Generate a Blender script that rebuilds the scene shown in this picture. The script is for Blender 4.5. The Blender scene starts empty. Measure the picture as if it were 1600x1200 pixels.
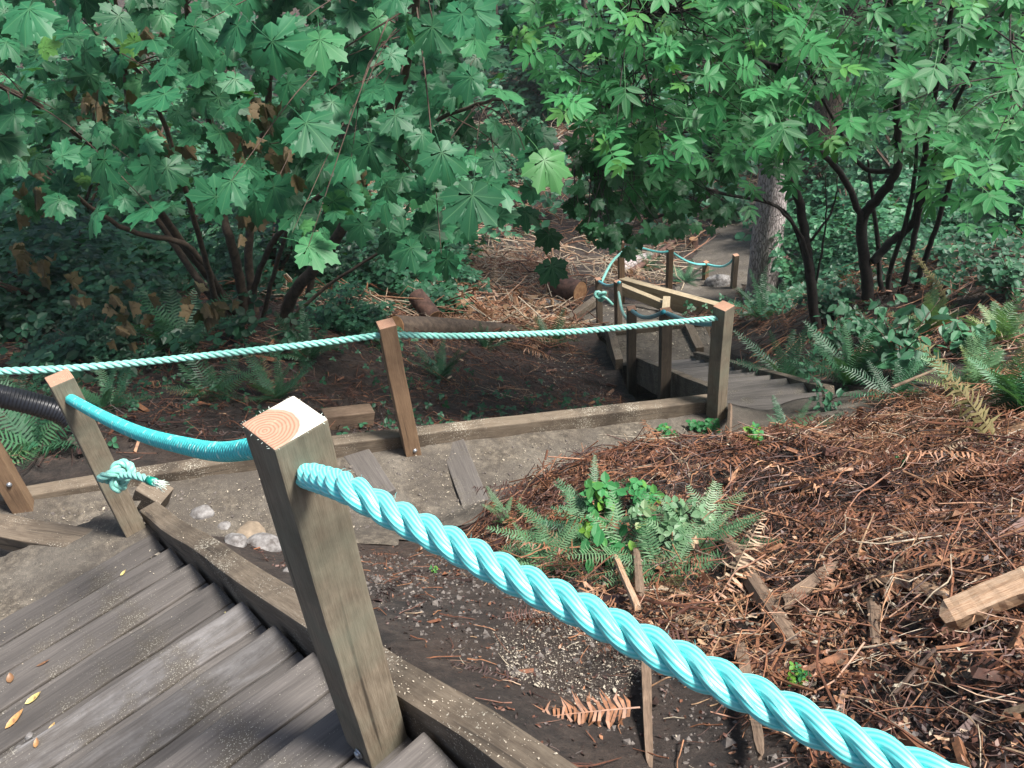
import bpy, bmesh, math, random
import numpy as np
from math import radians, sin, cos, pi, hypot, atan2
from mathutils import Vector, Matrix
rng = np.random.default_rng(7); random.seed(7)
C = bpy.context.scene.collection

# ------------------------------------------------------------------ camera, sky, sun, exposure
EYE = np.array([0, 0, 1.70]); PITCH = radians(36.5); ROLL = radians(-6.0); FPX = 1340.0
F_ = np.array([0, cos(PITCH), -sin(PITCH)]); R0 = np.array([1., 0, 0]); U0 = np.cross(R0, F_)
R_ = R0*cos(ROLL)+U0*sin(ROLL); U_ = -R0*sin(ROLL)+U0*cos(ROLL)
cam = bpy.data.cameras.new('camera'); co = bpy.data.objects.new('camera', cam); C.objects.link(co)
cam.sensor_width = 36; cam.lens = 36*FPX/1600; cam.clip_start = .05; cam.clip_end = 600
M = Matrix(((R_[0], U_[0], -F_[0], EYE[0]), (R_[1], U_[1], -F_[1], EYE[1]), (R_[2], U_[2], -F_[2], EYE[2]), (0, 0, 0, 1)))
co.matrix_world = M; bpy.context.scene.camera = co
W = bpy.data.worlds.new('World'); bpy.context.scene.world = W; W.use_nodes = True
nt = W.node_tree; bg = nt.nodes['Background']; sky = nt.nodes.new('ShaderNodeTexSky')
SUN_EL, SUN_AZ = radians(58), radians(110)      # azimuth measured clockwise from +Y
sky.sky_type = 'NISHITA'; sky.sun_disc = False; sky.sun_elevation = SUN_EL; sky.sun_rotation = SUN_AZ
sky.air_density = 1.0; sky.dust_density = 3.0; sky.ozone_density = 1.0
nt.links.new(sky.outputs[0], bg.inputs[0]); bg.inputs[1].default_value = .072
sl = bpy.data.lights.new('sun', 'SUN'); so = bpy.data.objects.new('sun', sl); C.objects.link(so)
sl.energy = 4.0; sl.angle = radians(13); sl.color = (1, .96, .9)
sd = Vector((sin(SUN_AZ)*cos(SUN_EL), cos(SUN_AZ)*cos(SUN_EL), sin(SUN_EL)))
so.rotation_euler = sd.to_track_quat('Z', 'Y').to_euler()
vs = bpy.context.scene.view_settings
vs.view_transform = 'Standard'; vs.look = 'None'; vs.gamma = 1; vs.exposure = 1.3
bpy.context.scene.cycles.max_bounces = 6
bpy.context.scene.cycles.transparent_max_bounces = 4

def ray(x, y):
    v = F_+R_*(x-800)/FPX-U_*(y-600)/FPX
    return v/hypot(v[0], v[1])
def at(x, y, h): return EYE+ray(x, y)*h
def atd(x, y, D): return EYE+(F_+R_*(x-800)/FPX-U_*(y-600)/FPX)*D
def atz(x, y, z):
    v = ray(x, y); return EYE+v*((z-EYE[2])/v[2])
def in_plane(x, y, A, B):
    # the pixel's ray met with the vertical plane through A and B
    n = np.array([-(B[1]-A[1]), B[0]-A[0], 0.]); v = ray(x, y)
    return EYE+v*(((np.array(A)-EYE) @ n)/(v @ n))

# ------------------------------------------------------------------ object helpers
def tag(o, label=None, cat=None, group=None, kind=None):
    if label: o['label'] = label
    if cat: o['category'] = cat
    if group: o['group'] = group
    if kind: o['kind'] = kind
    return o
def empty(name, loc, rz=0, label=None, cat=None, group=None):
    o = bpy.data.objects.new(name, None); C.objects.link(o); o.location = loc; o.rotation_euler = (0, 0, rz)
    o.empty_display_size = .05
    return tag(o, label, cat, group)
def link(name, me, parent=None):
    o = bpy.data.objects.new(name, me); C.objects.link(o)
    if parent: o.parent = parent
    return o

class Acc:
    """collects vertex / face arrays and builds ONE mesh"""
    def __init__(s): s.v = []; s.f = []; s.r = []; s.m = []; s.uv = []; s.n = 0
    def add(s, V, Fc, rnd=0., mi=0, uv=None):
        V = np.asarray(V, float).reshape(-1, 3); s.v.append(V)
        s.f.append([tuple(i+s.n for i in q) for q in Fc]); s.m.append([mi]*len(Fc))
        s.r.append(np.full(len(V), rnd) if np.isscalar(rnd) else np.asarray(rnd)); s.n += len(V)
        s.uv.append(np.zeros((len(V), 2)) if uv is None else np.asarray(uv))
    def inst(s, T, pos, X, Y, Z, scale, rnd, mi=0):
        # T = (verts, faces[, uv]); pos N x 3, X Y Z N x 3 axes, scale N, rnd N
        V, Fc = T[0], T[1]; N = len(pos); k = len(V)
        if N == 0: return
        P = (V[None, :, 0, None]*X[:, None, :]+V[None, :, 1, None]*Y[:, None, :]+V[None, :, 2, None]*Z[:, None, :])*np.asarray(scale).reshape(-1, 1, 1)+pos[:, None, :]
        s.v.append(P.reshape(-1, 3)); s.r.append(np.repeat(rnd, k))
        uv = T[2] if len(T) > 2 else np.zeros((k, 2)); s.uv.append(np.tile(uv, (N, 1)))
        for i in range(N):
            b = s.n+i*k; s.f.append([tuple(j+b for j in q) for q in Fc])
        s.m.append([mi]*(N*len(Fc))); s.n += N*k
    def mesh(s, name, mats, smooth=False):
        V = np.concatenate(s.v); faces = [q for fs in s.f for q in fs]
        me = bpy.data.meshes.new(name)
        lt = np.array([len(q) for q in faces], dtype=np.int32); li = np.fromiter((i for q in faces for i in q), dtype=np.int32)
        me.vertices.add(len(V)); me.vertices.foreach_set('co', V.astype(np.float32).ravel())
        me.loops.add(len(li)); me.loops.foreach_set('vertex_index', li)
        ls = np.zeros(len(lt), dtype=np.int32); ls[1:] = np.cumsum(lt)[:-1]
        me.polygons.add(len(lt)); me.polygons.foreach_set('loop_start', ls); me.polygons.foreach_set('loop_total', lt)
        if not isinstance(mats, (list, tuple)): mats = [mats]
        for m in mats: me.materials.append(m)
        me.polygons.foreach_set('material_index', np.array([i for q in s.m for i in q], dtype=np.int32))
        me.polygons.foreach_set('use_smooth', np.full(len(lt), smooth))
        a = me.attributes.new('rnd', 'FLOAT', 'POINT'); a.data.foreach_set('value', np.concatenate(s.r).astype(np.float32))
        uvl = me.uv_layers.new(name='UVMap'); U = np.concatenate(s.uv)[li]; uvl.data.foreach_set('uv', U.astype(np.float32).ravel())
        me.update(calc_edges=True); me.validate(); return me
    def build(s, name, mats, parent=None, smooth=False): return link(name, s.mesh(name, mats, smooth), parent)

def norm(a): return a/np.maximum(np.linalg.norm(a, axis=-1, keepdims=True), 1e-9)
def frames(nrm, tip):
    """Z=normal, Y=tip direction made perpendicular"""
    Z = norm(nrm); Y = norm(tip-(tip*Z).sum(-1, keepdims=True)*Z); return np.cross(Y, Z), Y, Z
def smooth_path(P, n=6):
    P = [np.asarray(p, float) for p in P]
    if len(P) < 3: return [P[0]+(P[-1]-P[0])*t for t in np.linspace(0, 1, n+1)]
    Q = [2*P[0]-P[1]]+P+[2*P[-1]-P[-2]]; out = []
    for i in range(1, len(Q)-2):
        a, b, c, d = Q[i-1], Q[i], Q[i+1], Q[i+2]
        for t in np.linspace(0, 1, n, endpoint=False):
            out.append(.5*((2*b)+(-a+c)*t+(2*a-5*b+4*c-d)*t*t+(-a+3*b-3*c+d)*t**3))
    out.append(P[-1]); return out
def tube(acc, pts, rad, sides=8, rnd=0., mi=0, caps=True, bump=0.):
    pts = np.asarray(pts); n = len(pts); rad = np.interp(np.linspace(0, 1, n), np.linspace(0, 1, len(rad)), rad) if not np.isscalar(rad) else np.full(n, rad)
    T = norm(np.gradient(pts, axis=0)); up = np.array([0.03, .02, 1.]) if abs(T[0][2]) < .95 else np.array([1., 0, 0])
    V = []; N = np.cross(T[0], up); N /= np.linalg.norm(N); L = 0; UV = []
    for i in range(n):
        N = N-T[i]*(N @ T[i]); N /= np.linalg.norm(N); B = np.cross(T[i], N)
        if i: L += np.linalg.norm(pts[i]-pts[i-1])
        for k in range(sides):
            a = 2*pi*k/sides; r = rad[i]*(1+bump*(rng.random()-.5))
            V.append(pts[i]+(N*cos(a)+B*sin(a))*r); UV.append((k/sides, L))
    Fc = [(i*sides+k, i*sides+(k+1) % sides, (i+1)*sides+(k+1) % sides, (i+1)*sides+k) for i in range(n-1) for k in range(sides)]
    if caps: Fc += [tuple(range(sides))[::-1], tuple((n-1)*sides+k for k in range(sides))]
    acc.add(V, Fc, rnd, mi, UV)

def hnoise(x, y, f, seed=0):
    """cheap smooth value noise, -1..1"""
    x = np.asarray(x)*f+seed*17.3; y = np.asarray(y)*f+seed*7.7
    xi = np.floor(x).astype(int); yi = np.floor(y).astype(int); u = x-xi; v = y-yi; u = u*u*(3-2*u); v = v*v*(3-2*v)
    def h(i, j):
        t = np.sin(i*127.1+j*311.7+seed*3.3)*43758.5453; return (t-np.floor(t))*2-1
    return (h(xi, yi)*(1-u)+h(xi+1, yi)*u)*(1-v)+(h(xi, yi+1)*(1-u)+h(xi+1, yi+1)*u)*v

# ------------------------------------------------------------------ materials
def newmat(name):
    m = bpy.data.materials.new(name); m.use_nodes = True; return m, m.node_tree, m.node_tree.nodes['Principled BSDF']
def L(nt, a, b): nt.links.new(a, b)
def nodeN(nt, t, **k):
    n = nt.nodes.new(t)
    for a, b in k.items(): setattr(n, a, b)
    return n
def ramp(nt, fac, stops):
    r = nt.nodes.new('ShaderNodeValToRGB'); e = r.color_ramp.elements
    while len(e) < len(stops): e.new(.5)
    for q, (p, c) in zip(e, stops): q.position = p; q.color = (*c, 1) if len(c) == 3 else c
    L(nt, fac, r.inputs[0]); return r.outputs[0]
def noise(nt, scale, detail=5, rough=.6, vec=None, stretch=None, coord='Object', dist=0):
    tc = nt.nodes.new('ShaderNodeTexCoord'); src = tc.outputs[coord] if vec is None else vec
    if stretch:
        mp = nt.nodes.new('ShaderNodeMapping'); mp.inputs['Scale'].default_value = stretch; L(nt, src, mp.inputs[0]); src = mp.outputs[0]
    n = nt.nodes.new('ShaderNodeTexNoise'); n.inputs['Scale'].default_value = scale; n.inputs['Detail'].default_value = detail
    n.inputs['Roughness'].default_value = rough; n.inputs['Distortion'].default_value = dist
    L(nt, src, n.inputs['Vector']); return n.outputs['Fac']
def mix(nt, fac, a, b, mode='MIX'):
    m = nt.nodes.new('ShaderNodeMix'); m.data_type = 'RGBA'; m.blend_type = mode
    for s, v in ((m.inputs[0], fac), (m.inputs[6], a), (m.inputs[7], b)):
        if isinstance(v, (int, float)): s.default_value = v
        elif isinstance(v, tuple): s.default_value = (*v, 1)
        else: L(nt, v, s)
    return m.outputs[2]
def bump(nt, bs, h, strength=.4, dist=.01):
    b = nt.nodes.new('ShaderNodeBump'); b.inputs['Strength'].default_value = strength; b.inputs['Distance'].default_value = dist
    L(nt, h, b.inputs['Height']); L(nt, b.outputs[0], bs.inputs['Normal'])
def attr(nt, name='rnd', typ='GEOMETRY'):
    a = nt.nodes.new('ShaderNodeAttribute'); a.attribute_name = name; a.attribute_type = typ; return a.outputs['Fac']
def mth(nt, op, a, b=None, c=None):
    m = nt.nodes.new('ShaderNodeMath'); m.operation = op
    for s, v in zip(m.inputs, (a, b, c)):
        if v is None: continue
        if isinstance(v, (int, float)): s.default_value = v
        else: L(nt, v, s)
    return m.outputs[0]

def leaf_mat(name, stops, rough=.42, trans=.3, veins=None, spec=.5):
    m, nt, bs = newmat(name); c = ramp(nt, attr(nt), stops)
    n = noise(nt, 9, 3, coord='Object'); c = mix(nt, .55, c, mix(nt, n, (.35, .4, .4), (1, 1, 1)), 'MULTIPLY') if False else mix(nt, mth(nt, 'MULTIPLY', n, .5), c, (.02, .05, .02))
    if veins:
        tc = nt.nodes.new('ShaderNodeTexCoord'); sx = nt.nodes.new('ShaderNodeSeparateXYZ'); L(nt, tc.outputs['UV'], sx.inputs[0])
        X, Y = sx.outputs[0], sx.outputs[1]
        if veins == 'palm':
            ang = mth(nt, 'ARCTAN2', X, Y); r = mth(nt, 'SQRT', mth(nt, 'ADD', mth(nt, 'MULTIPLY', X, X), mth(nt, 'MULTIPLY', Y, Y)))
            k = radians(43); a2 = mth(nt, 'SUBTRACT', mth(nt, 'PINGPONG', ang, k/2), 0)
            w = mth(nt, 'MULTIPLY', a2, r); fac = mth(nt, 'LESS_THAN', w, .006)
            side = mth(nt, 'LESS_THAN', mth(nt, 'PINGPONG', mth(nt, 'SUBTRACT', r, mth(nt, 'MULTIPLY', a2, .8)), .04), .0022)
            fac = mth(nt, 'MAXIMUM', fac, mth(nt, 'MULTIPLY', side, .35))
        else:
            fac = mth(nt, 'LESS_THAN', mth(nt, 'ABSOLUTE', X), .02)
            fac = mth(nt, 'MAXIMUM', fac, mth(nt, 'MULTIPLY', mth(nt, 'LESS_THAN', mth(nt, 'PINGPONG', mth(nt, 'SUBTRACT', Y, mth(nt, 'ABSOLUTE', X)), .06), .008), .4))
        c = mix(nt, mth(nt, 'MULTIPLY', fac, .28), c, (.16, .34, .15))
    L(nt, c, bs.inputs['Base Color']); bs.inputs['Roughness'].default_value = rough; bs.inputs['Specular IOR Level'].default_value = spec
    tr = nt.nodes.new('ShaderNodeBsdfTranslucent'); L(nt, mix(nt, .5, c, (.1, .3, .02)), tr.inputs[0])
    mx = nt.nodes.new('ShaderNodeMixShader'); mx.inputs[0].default_value = trans; out = nt.nodes['Material Output']
    L(nt, bs.outputs[0], mx.inputs[1]); L(nt, tr.outputs[0], mx.inputs[2]); L(nt, mx.outputs[0], out.inputs[0]); return m
M_MAPLE = leaf_mat('maple_leaf_green', [(0, (.014, .075, .035)), (.5, (.020, .125, .055)), (.88, (.036, .20, .09)), (1, (.12, .27, .04))], .5, .28, 'palm', .32)
M_VINE = leaf_mat('vine_leaf_green', [(0, (.010, .05, .022)), (.6, (.02, .095, .035)), (1, (.04, .15, .04))], .5, .25, None, .3)
M_ELDER = leaf_mat('elder_leaf_green', [(0, (.016, .09, .032)), (.5, (.032, .19, .06)), (.9, (.065, .29, .095)), (1, (.17, .36, .04))], .5, .32, 'mid', .22)
M_BUSH = leaf_mat('bush_leaf_green', [(0, (.008, .04, .022)), (.5, (.032, .145, .075)), (1, (.085, .27, .13))], .5, .25, None)
M_FERN = leaf_mat('fern_green', [(0, (.012, .065, .03)), (.5, (.045, .155, .075)), (.85, (.11, .25, .12)), (1, (.16, .2, .06))], .5, .2, None)
M_DEADLEAF = leaf_mat('dead_leaf', [(0, (.07, .045, .02)), (.5, (.16, .10, .05)), (1, (.25, .17, .09))], .7, .15, None)
M_BRONZE = leaf_mat('bronze_fern', [(0, (.12, .12, .035)), (.5, (.2, .16, .06)), (1, (.3, .22, .1))], .6, .2, None)

def litter_mat():
    m, nt, bs = newmat('brown_litter')
    c = ramp(nt, attr(nt), [(0, (.02, .012, .01)), (.2, (.05, .024, .022)), (.4, (.12, .046, .028)), (.62, (.265, .106, .05)), (.8, (.37, .185, .095)), (.93, (.40, .26, .15)), (1, (.46, .40, .30))])
    n = noise(nt, 45, 6, .75); c = mix(nt, ramp(nt, n, [(.35, (.75, .75, .75)), (.6, (.05, .05, .05))]), c, (.035, .02, .014)); L(nt, c, bs.inputs['Base Color'])
    bs.inputs['Roughness'].default_value = .55; return m
M_LITTER = litter_mat()
def wood_mat(name, dark, mid, light, along='x', scale=6, rough=.75, green=None, speck=0., bstr=.5, grime=.5):
    m, nt, bs = newmat(name); st = {'x': (.12, 1.6, 1.6), 'z': (1.6, 1.6, .12)}[along]
    g = noise(nt, scale*4, 8, .65, stretch=st, dist=.6); fine = noise(nt, scale*22, 4, .7, stretch=st)
    c = ramp(nt, g, [(.3, dark), (.5, mid), (.72, light)])
    c = mix(nt, .5, c, ramp(nt, fine, [(.35, dark), (.65, light)]))
    crk = noise(nt, 26, 3, .5, stretch={'x': (.05, 1.4, 1.4), 'z': (1.4, 1.4, .05)}[along]); c = mix(nt, ramp(nt, crk, [(.30, (.85, .85, .85)), (.36, (0, 0, 0))]), c, tuple(q*.3 for q in dark))
    if green:
        c = mix(nt, ramp(nt, noise(nt, 5, 4), [(.42, (0, 0, 0)), (.62, (.75, .75, .75))]), c, green)
    big = noise(nt, 3.2, 6, .65); c = mix(nt, mth(nt, 'MULTIPLY', ramp(nt, big, [(.45, (0, 0, 0)), (.68, (1, 1, 1))]), grime), c, tuple(q*.45 for q in dark))
    if speck:
        sp = noise(nt, 160, 2, .5); c = mix(nt, ramp(nt, mth(nt, 'MULTIPLY', sp, mth(nt, 'ADD', noise(nt, 5, 3), .5)), [(.66-speck*.1, (0, 0, 0)), (.7-speck*.1, (1, 1, 1))]), c, (.34, .31, .25))
    L(nt, c, bs.inputs['Base Color']); bs.inputs['Roughness'].default_value = rough
    bump(nt, bs, mix(nt, .5, g, fine), bstr, .006); return m
M_POST = wood_mat('post_grey_green', (.09, .066, .043), (.18, .142, .10), (.26, .215, .155), 'z', 5, .7, (.15, .15, .108), grime=.7)
M_POSTB = wood_mat('post_brown', (.12, .07, .04), (.195, .12, .068), (.26, .17, .10), 'z', 5, .7)
M_POSTD = wood_mat('post_dark_brown', (.06, .045, .032), (.11, .082, .058), (.17, .13, .09), 'z', 5, .75)
M_TIMB = wood_mat('timber_weathered', (.07, .05, .034), (.135, .102, .07), (.20, .162, .12), 'x', 4, .8, speck=.05, grime=.8)
M_TIMBL = wood_mat('timber_new', (.26, .2, .12), (.38, .3, .19), (.5, .42, .3), 'x', 4, .75, grime=.35)
M_TREADL = wood_mat('timber_pale_tread', (.2, .17, .14), (.3, .27, .23), (.4, .37, .32), 'x', 4, .8, speck=.5, grime=.3)
M_SPLIT = wood_mat('split_wood', (.2, .1, .05), (.4, .24, .13), (.6, .45, .32), 'x', 8, .7, grime=.3)
M_OLDWOOD = wood_mat('old_wood', (.07, .045, .03), (.15, .095, .06), (.27, .19, .13), 'x', 8, .8)
def tread_mat():
    m, nt, bs = newmat('stair_tread_plank'); st = (.1, 1.5, 1.5)
    g = noise(nt, 14, 8, .6, stretch=st, dist=.5); fine = noise(nt, 90, 4, .7, stretch=(.06, 1.5, 1.5))
    c = ramp(nt, g, [(.3, (.046, .040, .037)), (.5, (.078, .069, .064)), (.7, (.118, .105, .098))])
    c = mix(nt, .35, c, ramp(nt, fine, [(.35, (.05, .043, .038)), (.65, (.17, .15, .13))]))
    # pale worn and dusty streaks along the boards, stronger on some
    w = noise(nt, 3.6, 7, .68, stretch=(.2, 2.0, 1), dist=1.2); wear = attr(nt, 'wear', 'OBJECT')
    f = ramp(nt, mth(nt, 'ADD', w, wear), [(.66, (0, 0, 0)), (.80, (.62, .62, .62))])
    f = mth(nt, 'MULTIPLY', f, ramp(nt, noise(nt, 7, 6, .7), [(.36, (.15, .15, .15)), (.52, (1, 1, 1))]))
    c = mix(nt, f, c, (.29, .28, .28))
    d = noise(nt, 5, 7, .7); dirt = ramp(nt, d, [(.52, (0, 0, 0)), (.66, (.75, .75, .75))]); c = mix(nt, dirt, c, (.075, .062, .045))
    sp = noise(nt, 240, 2, .5); c = mix(nt, ramp(nt, mth(nt, 'MULTIPLY', sp, mth(nt, 'ADD', d, .5)), [(.68, (0, 0, 0)), (.73, (1, 1, 1))]), c, (.3, .28, .24))
    tone = mth(nt, 'ADD', attr(nt, 'tone', 'OBJECT'), 1.0); cx = nt.nodes.new('ShaderNodeCombineColor'); [L(nt, tone, cx.inputs[q]) for q in range(3)]; c = mix(nt, 1.0, c, cx.outputs[0], 'MULTIPLY')
    L(nt, c, bs.inputs['Base Color']); bs.inputs['Roughness'].default_value = .72; bump(nt, bs, mix(nt, .5, g, d), .5, .006); return m
M_TREAD = tread_mat()
def endgrain(name, rot=(0, 0), pale=True):
    m, nt, bs = newmat(name); tc = nt.nodes.new('ShaderNodeTexCoord')
    mp = nt.nodes.new('ShaderNodeMapping'); mp.inputs['Location'].default_value = (rot[0], rot[1], 0); mp.inputs['Scale'].default_value = (1, 1, 0)
    L(nt, tc.outputs['Object'], mp.inputs[0]); ln = nt.nodes.new('ShaderNodeVectorMath'); ln.operation = 'LENGTH'; L(nt, mp.outputs[0], ln.inputs[0])
    d = mth(nt, 'ADD', ln.outputs['Value'], mth(nt, 'MULTIPLY', noise(nt, 25, 3), .006)); r = mth(nt, 'PINGPONG', d, .0032)
    c = ramp(nt, mth(nt, 'DIVIDE', r, .0032), [(.0, (.25, .125, .075)), (.4, (.35, .19, .125)), (.85, (.40, .235, .16))])
    if pale:
        s = ramp(nt, mth(nt, 'ADD', ln.outputs['Value'], mth(nt, 'MULTIPLY', noise(nt, 40, 4), .008)), [(.058, (0, 0, 0)), (.064, (1, 1, 1))]); c = mix(nt, s, c, (.62, .575, .49))
    n = noise(nt, 70, 5, .7); c = mix(nt, ramp(nt, n, [(.54, (0, 0, 0)), (.68, (.7, .7, .7))]), c, (.42, .3, .2))
    L(nt, c, bs.inputs['Base Color']); bs.inputs['Roughness'].default_value = .8; bump(nt, bs, n, .5, .004); return m
M_END = endgrain('sawn_end_near', (.034, -.002)); M_END2 = endgrain('sawn_end', (.02, .01), False)
def ground_mat():
    m, nt, bs = newmat('forest_soil'); big = noise(nt, 1.3, 6, .6); mid = noise(nt, 9, 8, .7); fine = noise(nt, 48, 8, .8)
    c = ramp(nt, mid, [(.35, (.014, .011, .010)), (.5, (.038, .029, .025)), (.64, (.085, .064, .052))])
    c = mix(nt, mth(nt, 'MULTIPLY', ramp(nt, big, [(.42, (0, 0, 0)), (.62, (1, 1, 1))]), .4), c, (.1, .055, .034))
    c = mix(nt, ramp(nt, fine, [(.36, (.8, .8, .8)), (.47, (0, 0, 0))]), c, (.012, .009, .008)); c = mix(nt, ramp(nt, fine, [(.56, (0, 0, 0)), (.66, (.6, .6, .6))]), c, (.15, .122, .1))
    L(nt, c, bs.inputs['Base Color']); bs.inputs['Roughness'].default_value = .9
    bump(nt, bs, mth(nt, 'ADD', mid, fine), 1., .04); return m
M_SOIL = ground_mat()
def path_mat():
    m, nt, bs = newmat('gravel_sawdust'); big = noise(nt, 3.2, 5, .6); mid = noise(nt, 26, 6, .7); fine = noise(nt, 190, 4, .7)
    c = ramp(nt, mid, [(.35, (.035, .028, .021)), (.5, (.085, .07, .053)), (.65, (.165, .138, .105))])
    c = mix(nt, ramp(nt, big, [(.42, (0, 0, 0)), (.62, (.55, .55, .55))]), c, (.17, .15, .125))
    c = mix(nt, ramp(nt, noise(nt, 2.1, 6, .7), [(.42, (.75, .75, .75)), (.56, (0, 0, 0))]), c, (.062, .052, .043))
    c = mix(nt, ramp(nt, fine, [(.34, (.7, .7, .7)), (.46, (0, 0, 0))]), c, (.05, .04, .032))
    c = mix(nt, ramp(nt, fine, [(.6, (0, 0, 0)), (.68, (.6, .6, .6))]), c, (.38, .34, .28))
    L(nt, c, bs.inputs['Base Color']); bs.inputs['Roughness'].default_value = .9; bump(nt, bs, mth(nt, 'ADD', mid, fine), .6, .012); return m
M_PATH = path_mat()
def rope_mat(name, a, b, stripes=26, rough=.38):
    m, nt, bs = newmat(name); tc = nt.nodes.new('ShaderNodeTexCoord'); sx = nt.nodes.new('ShaderNodeSeparateXYZ'); L(nt, tc.outputs['UV'], sx.inputs[0])
    u = mth(nt, 'ADD', sx.outputs[0], mth(nt, 'MULTIPLY', sx.outputs[1], 3.0))
    w = mth(nt, 'PINGPONG', mth(nt, 'MULTIPLY', u, stripes), 1)
    n = noise(nt, 30, 3); c = mix(nt, mth(nt, 'MULTIPLY', w, .55), a, b)
    c = mix(nt, mth(nt, 'MULTIPLY', n, .3), c, a); L(nt, c, bs.inputs['Base Color']); bs.inputs['Roughness'].default_value = rough
    bs.inputs['Sheen Weight'].default_value = .2; bs.inputs['Specular IOR Level'].default_value = .85
    bump(nt, bs, w, .5, .0015); return m
M_ROPE = rope_mat('rope_turquoise', (.03, .54, .53), (.5, .95, .92), 22, .42); M_ROPEP = rope_mat('rope_pale_mint', (.12, .46, .38), (.5, .82, .72)); M_ROPEB = rope_mat('rope_blue', (.02, .3, .38), (.08, .5, .55), 10)  # turquoise rope's pale fibre stripes also paint in its white highlights
def sleeve_mat():
    m, nt, bs = newmat('plaited_rope_sleeve'); tc = nt.nodes.new('ShaderNodeTexCoord'); sx = nt.nodes.new('ShaderNodeSeparateXYZ'); L(nt, tc.outputs['UV'], sx.inputs[0]); u, v = sx.outputs[0], sx.outputs[1]
    w1 = mth(nt, 'PINGPONG', mth(nt, 'ADD', mth(nt, 'MULTIPLY', v, 5.2), mth(nt, 'MULTIPLY', mth(nt, 'PINGPONG', mth(nt, 'MULTIPLY', u, 6), .5), .5)), .5)
    cell = nt.nodes.new('ShaderNodeTexWhiteNoise'); cell.noise_dimensions = '2D'; cb = nt.nodes.new('ShaderNodeCombineXYZ'); L(nt, mth(nt, 'FLOOR', mth(nt, 'MULTIPLY', u, 9)), cb.inputs[0]); L(nt, mth(nt, 'FLOOR', mth(nt, 'MULTIPLY', v, 5.2)), cb.inputs[1]); L(nt, cb.outputs[0], cell.inputs[0])
    c = ramp(nt, w1, [(0, (.02, .38, .39)), (.2, (.07, .62, .61)), (1, (.14, .74, .72))]); c = mix(nt, mth(nt, 'MULTIPLY', mth(nt, 'GREATER_THAN', cell.outputs['Value'], .93), .7), c, (.55, .85, .75))
    L(nt, c, bs.inputs['Base Color']); bs.inputs['Roughness'].default_value = .5; bump(nt, bs, w1, 1., .004); return m
M_SLEEVE = sleeve_mat()
def simple(name, col, rough=.6, metal=0, nscale=0, dark=None, bs_=.3):
    m, nt, bs = newmat(name); bs.inputs['Roughness'].default_value = rough; bs.inputs['Metallic'].default_value = metal
    if nscale:
        n = noise(nt, nscale, 6, .65); L(nt, mix(nt, ramp(nt, n, [(.35, (0, 0, 0)), (.65, (1, 1, 1))]), dark or tuple(q*.5 for q in col), col), bs.inputs['Base Color']); bump(nt, bs, n, bs_, .01)
    else: bs.inputs['Base Color'].default_value = (*col, 1)
    return m
M_BOLT = simple('galvanised_bolt', (.45, .48, .52), .35, .8); M_HOLE = simple('hole_shade', (.05, .03, .02), .9); M_PIPE = simple('black_plastic', (.012, .013, .017), .35)
M_TAPE = simple('green_tape', (.0, .2, .14), .4); M_FRAY = simple('frayed_rope_end', (.6, .7, .62), .8)
M_ROCK = simple('grey_stone', (.26, .25, .245), .85, 0, 22, (.08, .07, .065), .8); M_ROCKB = simple('tan_stone', (.27, .21, .15), .8, 0, 12, (.13, .1, .07))
M_STEM = simple('smooth_brown_bark', (.12, .085, .06), .75, 0, 18, (.045, .03, .022), .6); M_STEMD = simple('dark_bark', (.03, .021, .017), .85, 0, 20, (.012, .009, .008), .8)
M_TWIG = simple('twig_bark', (.1, .06, .04), .8, 0, 30, (.04, .025, .02))
def bark_mat(name, a, b, s=(6, 6, 1.2)):
    m, nt, bs = newmat(name); tc = nt.nodes.new('ShaderNodeTexCoord'); mp = nt.nodes.new('ShaderNodeMapping'); mp.inputs['Scale'].default_value = s
    L(nt, tc.outputs['Object'], mp.inputs[0]); v = nt.nodes.new('ShaderNodeTexVoronoi'); v.feature = 'DISTANCE_TO_EDGE'; v.inputs['Scale'].default_value = 3.2
    n = noise(nt, 7, 5, vec=mp.outputs[0]); vm = nt.nodes.new('ShaderNodeVectorMath'); vm.operation = 'ADD'; L(nt, mp.outputs[0], vm.inputs[0]); 
    cmb = nt.nodes.new('ShaderNodeCombineXYZ'); L(nt, mth(nt, 'MULTIPLY', n, .5), cmb.inputs[0]); L(nt, mth(nt, 'MULTIPLY', n, .4), cmb.inputs[1]); L(nt, cmb.outputs[0], vm.inputs[1]); L(nt, vm.outputs[0], v.inputs['Vector'])
    h = mth(nt, 'ADD', mth(nt, 'MINIMUM', mth(nt, 'MULTIPLY', v.outputs['Distance'], 3), .5), mth(nt, 'MULTIPLY', n, .5))
    L(nt, ramp(nt, h, [(.25, b), (.6, a), (.9, tuple(q*1.3 for q in a))]), bs.inputs['Base Color']); bs.inputs['Roughness'].default_value = .9; bump(nt, bs, h, 1, .03); return m
M_BARK = bark_mat('rugged_grey_bark', (.46, .40, .39), (.17, .14, .13), (9, 9, 2)); M_BARKB = bark_mat('rugged_brown_bark', (.12, .085, .065), (.035, .024, .018)); M_BARKR = simple('red_brown_bark', (.15, .08, .06), .9, 0, 11, (.05, .028, .022), 1.)
M_CUT = simple('fresh_cut_wood', (.42, .24, .12), .85, 0, 14, (.24, .12, .06))

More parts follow.
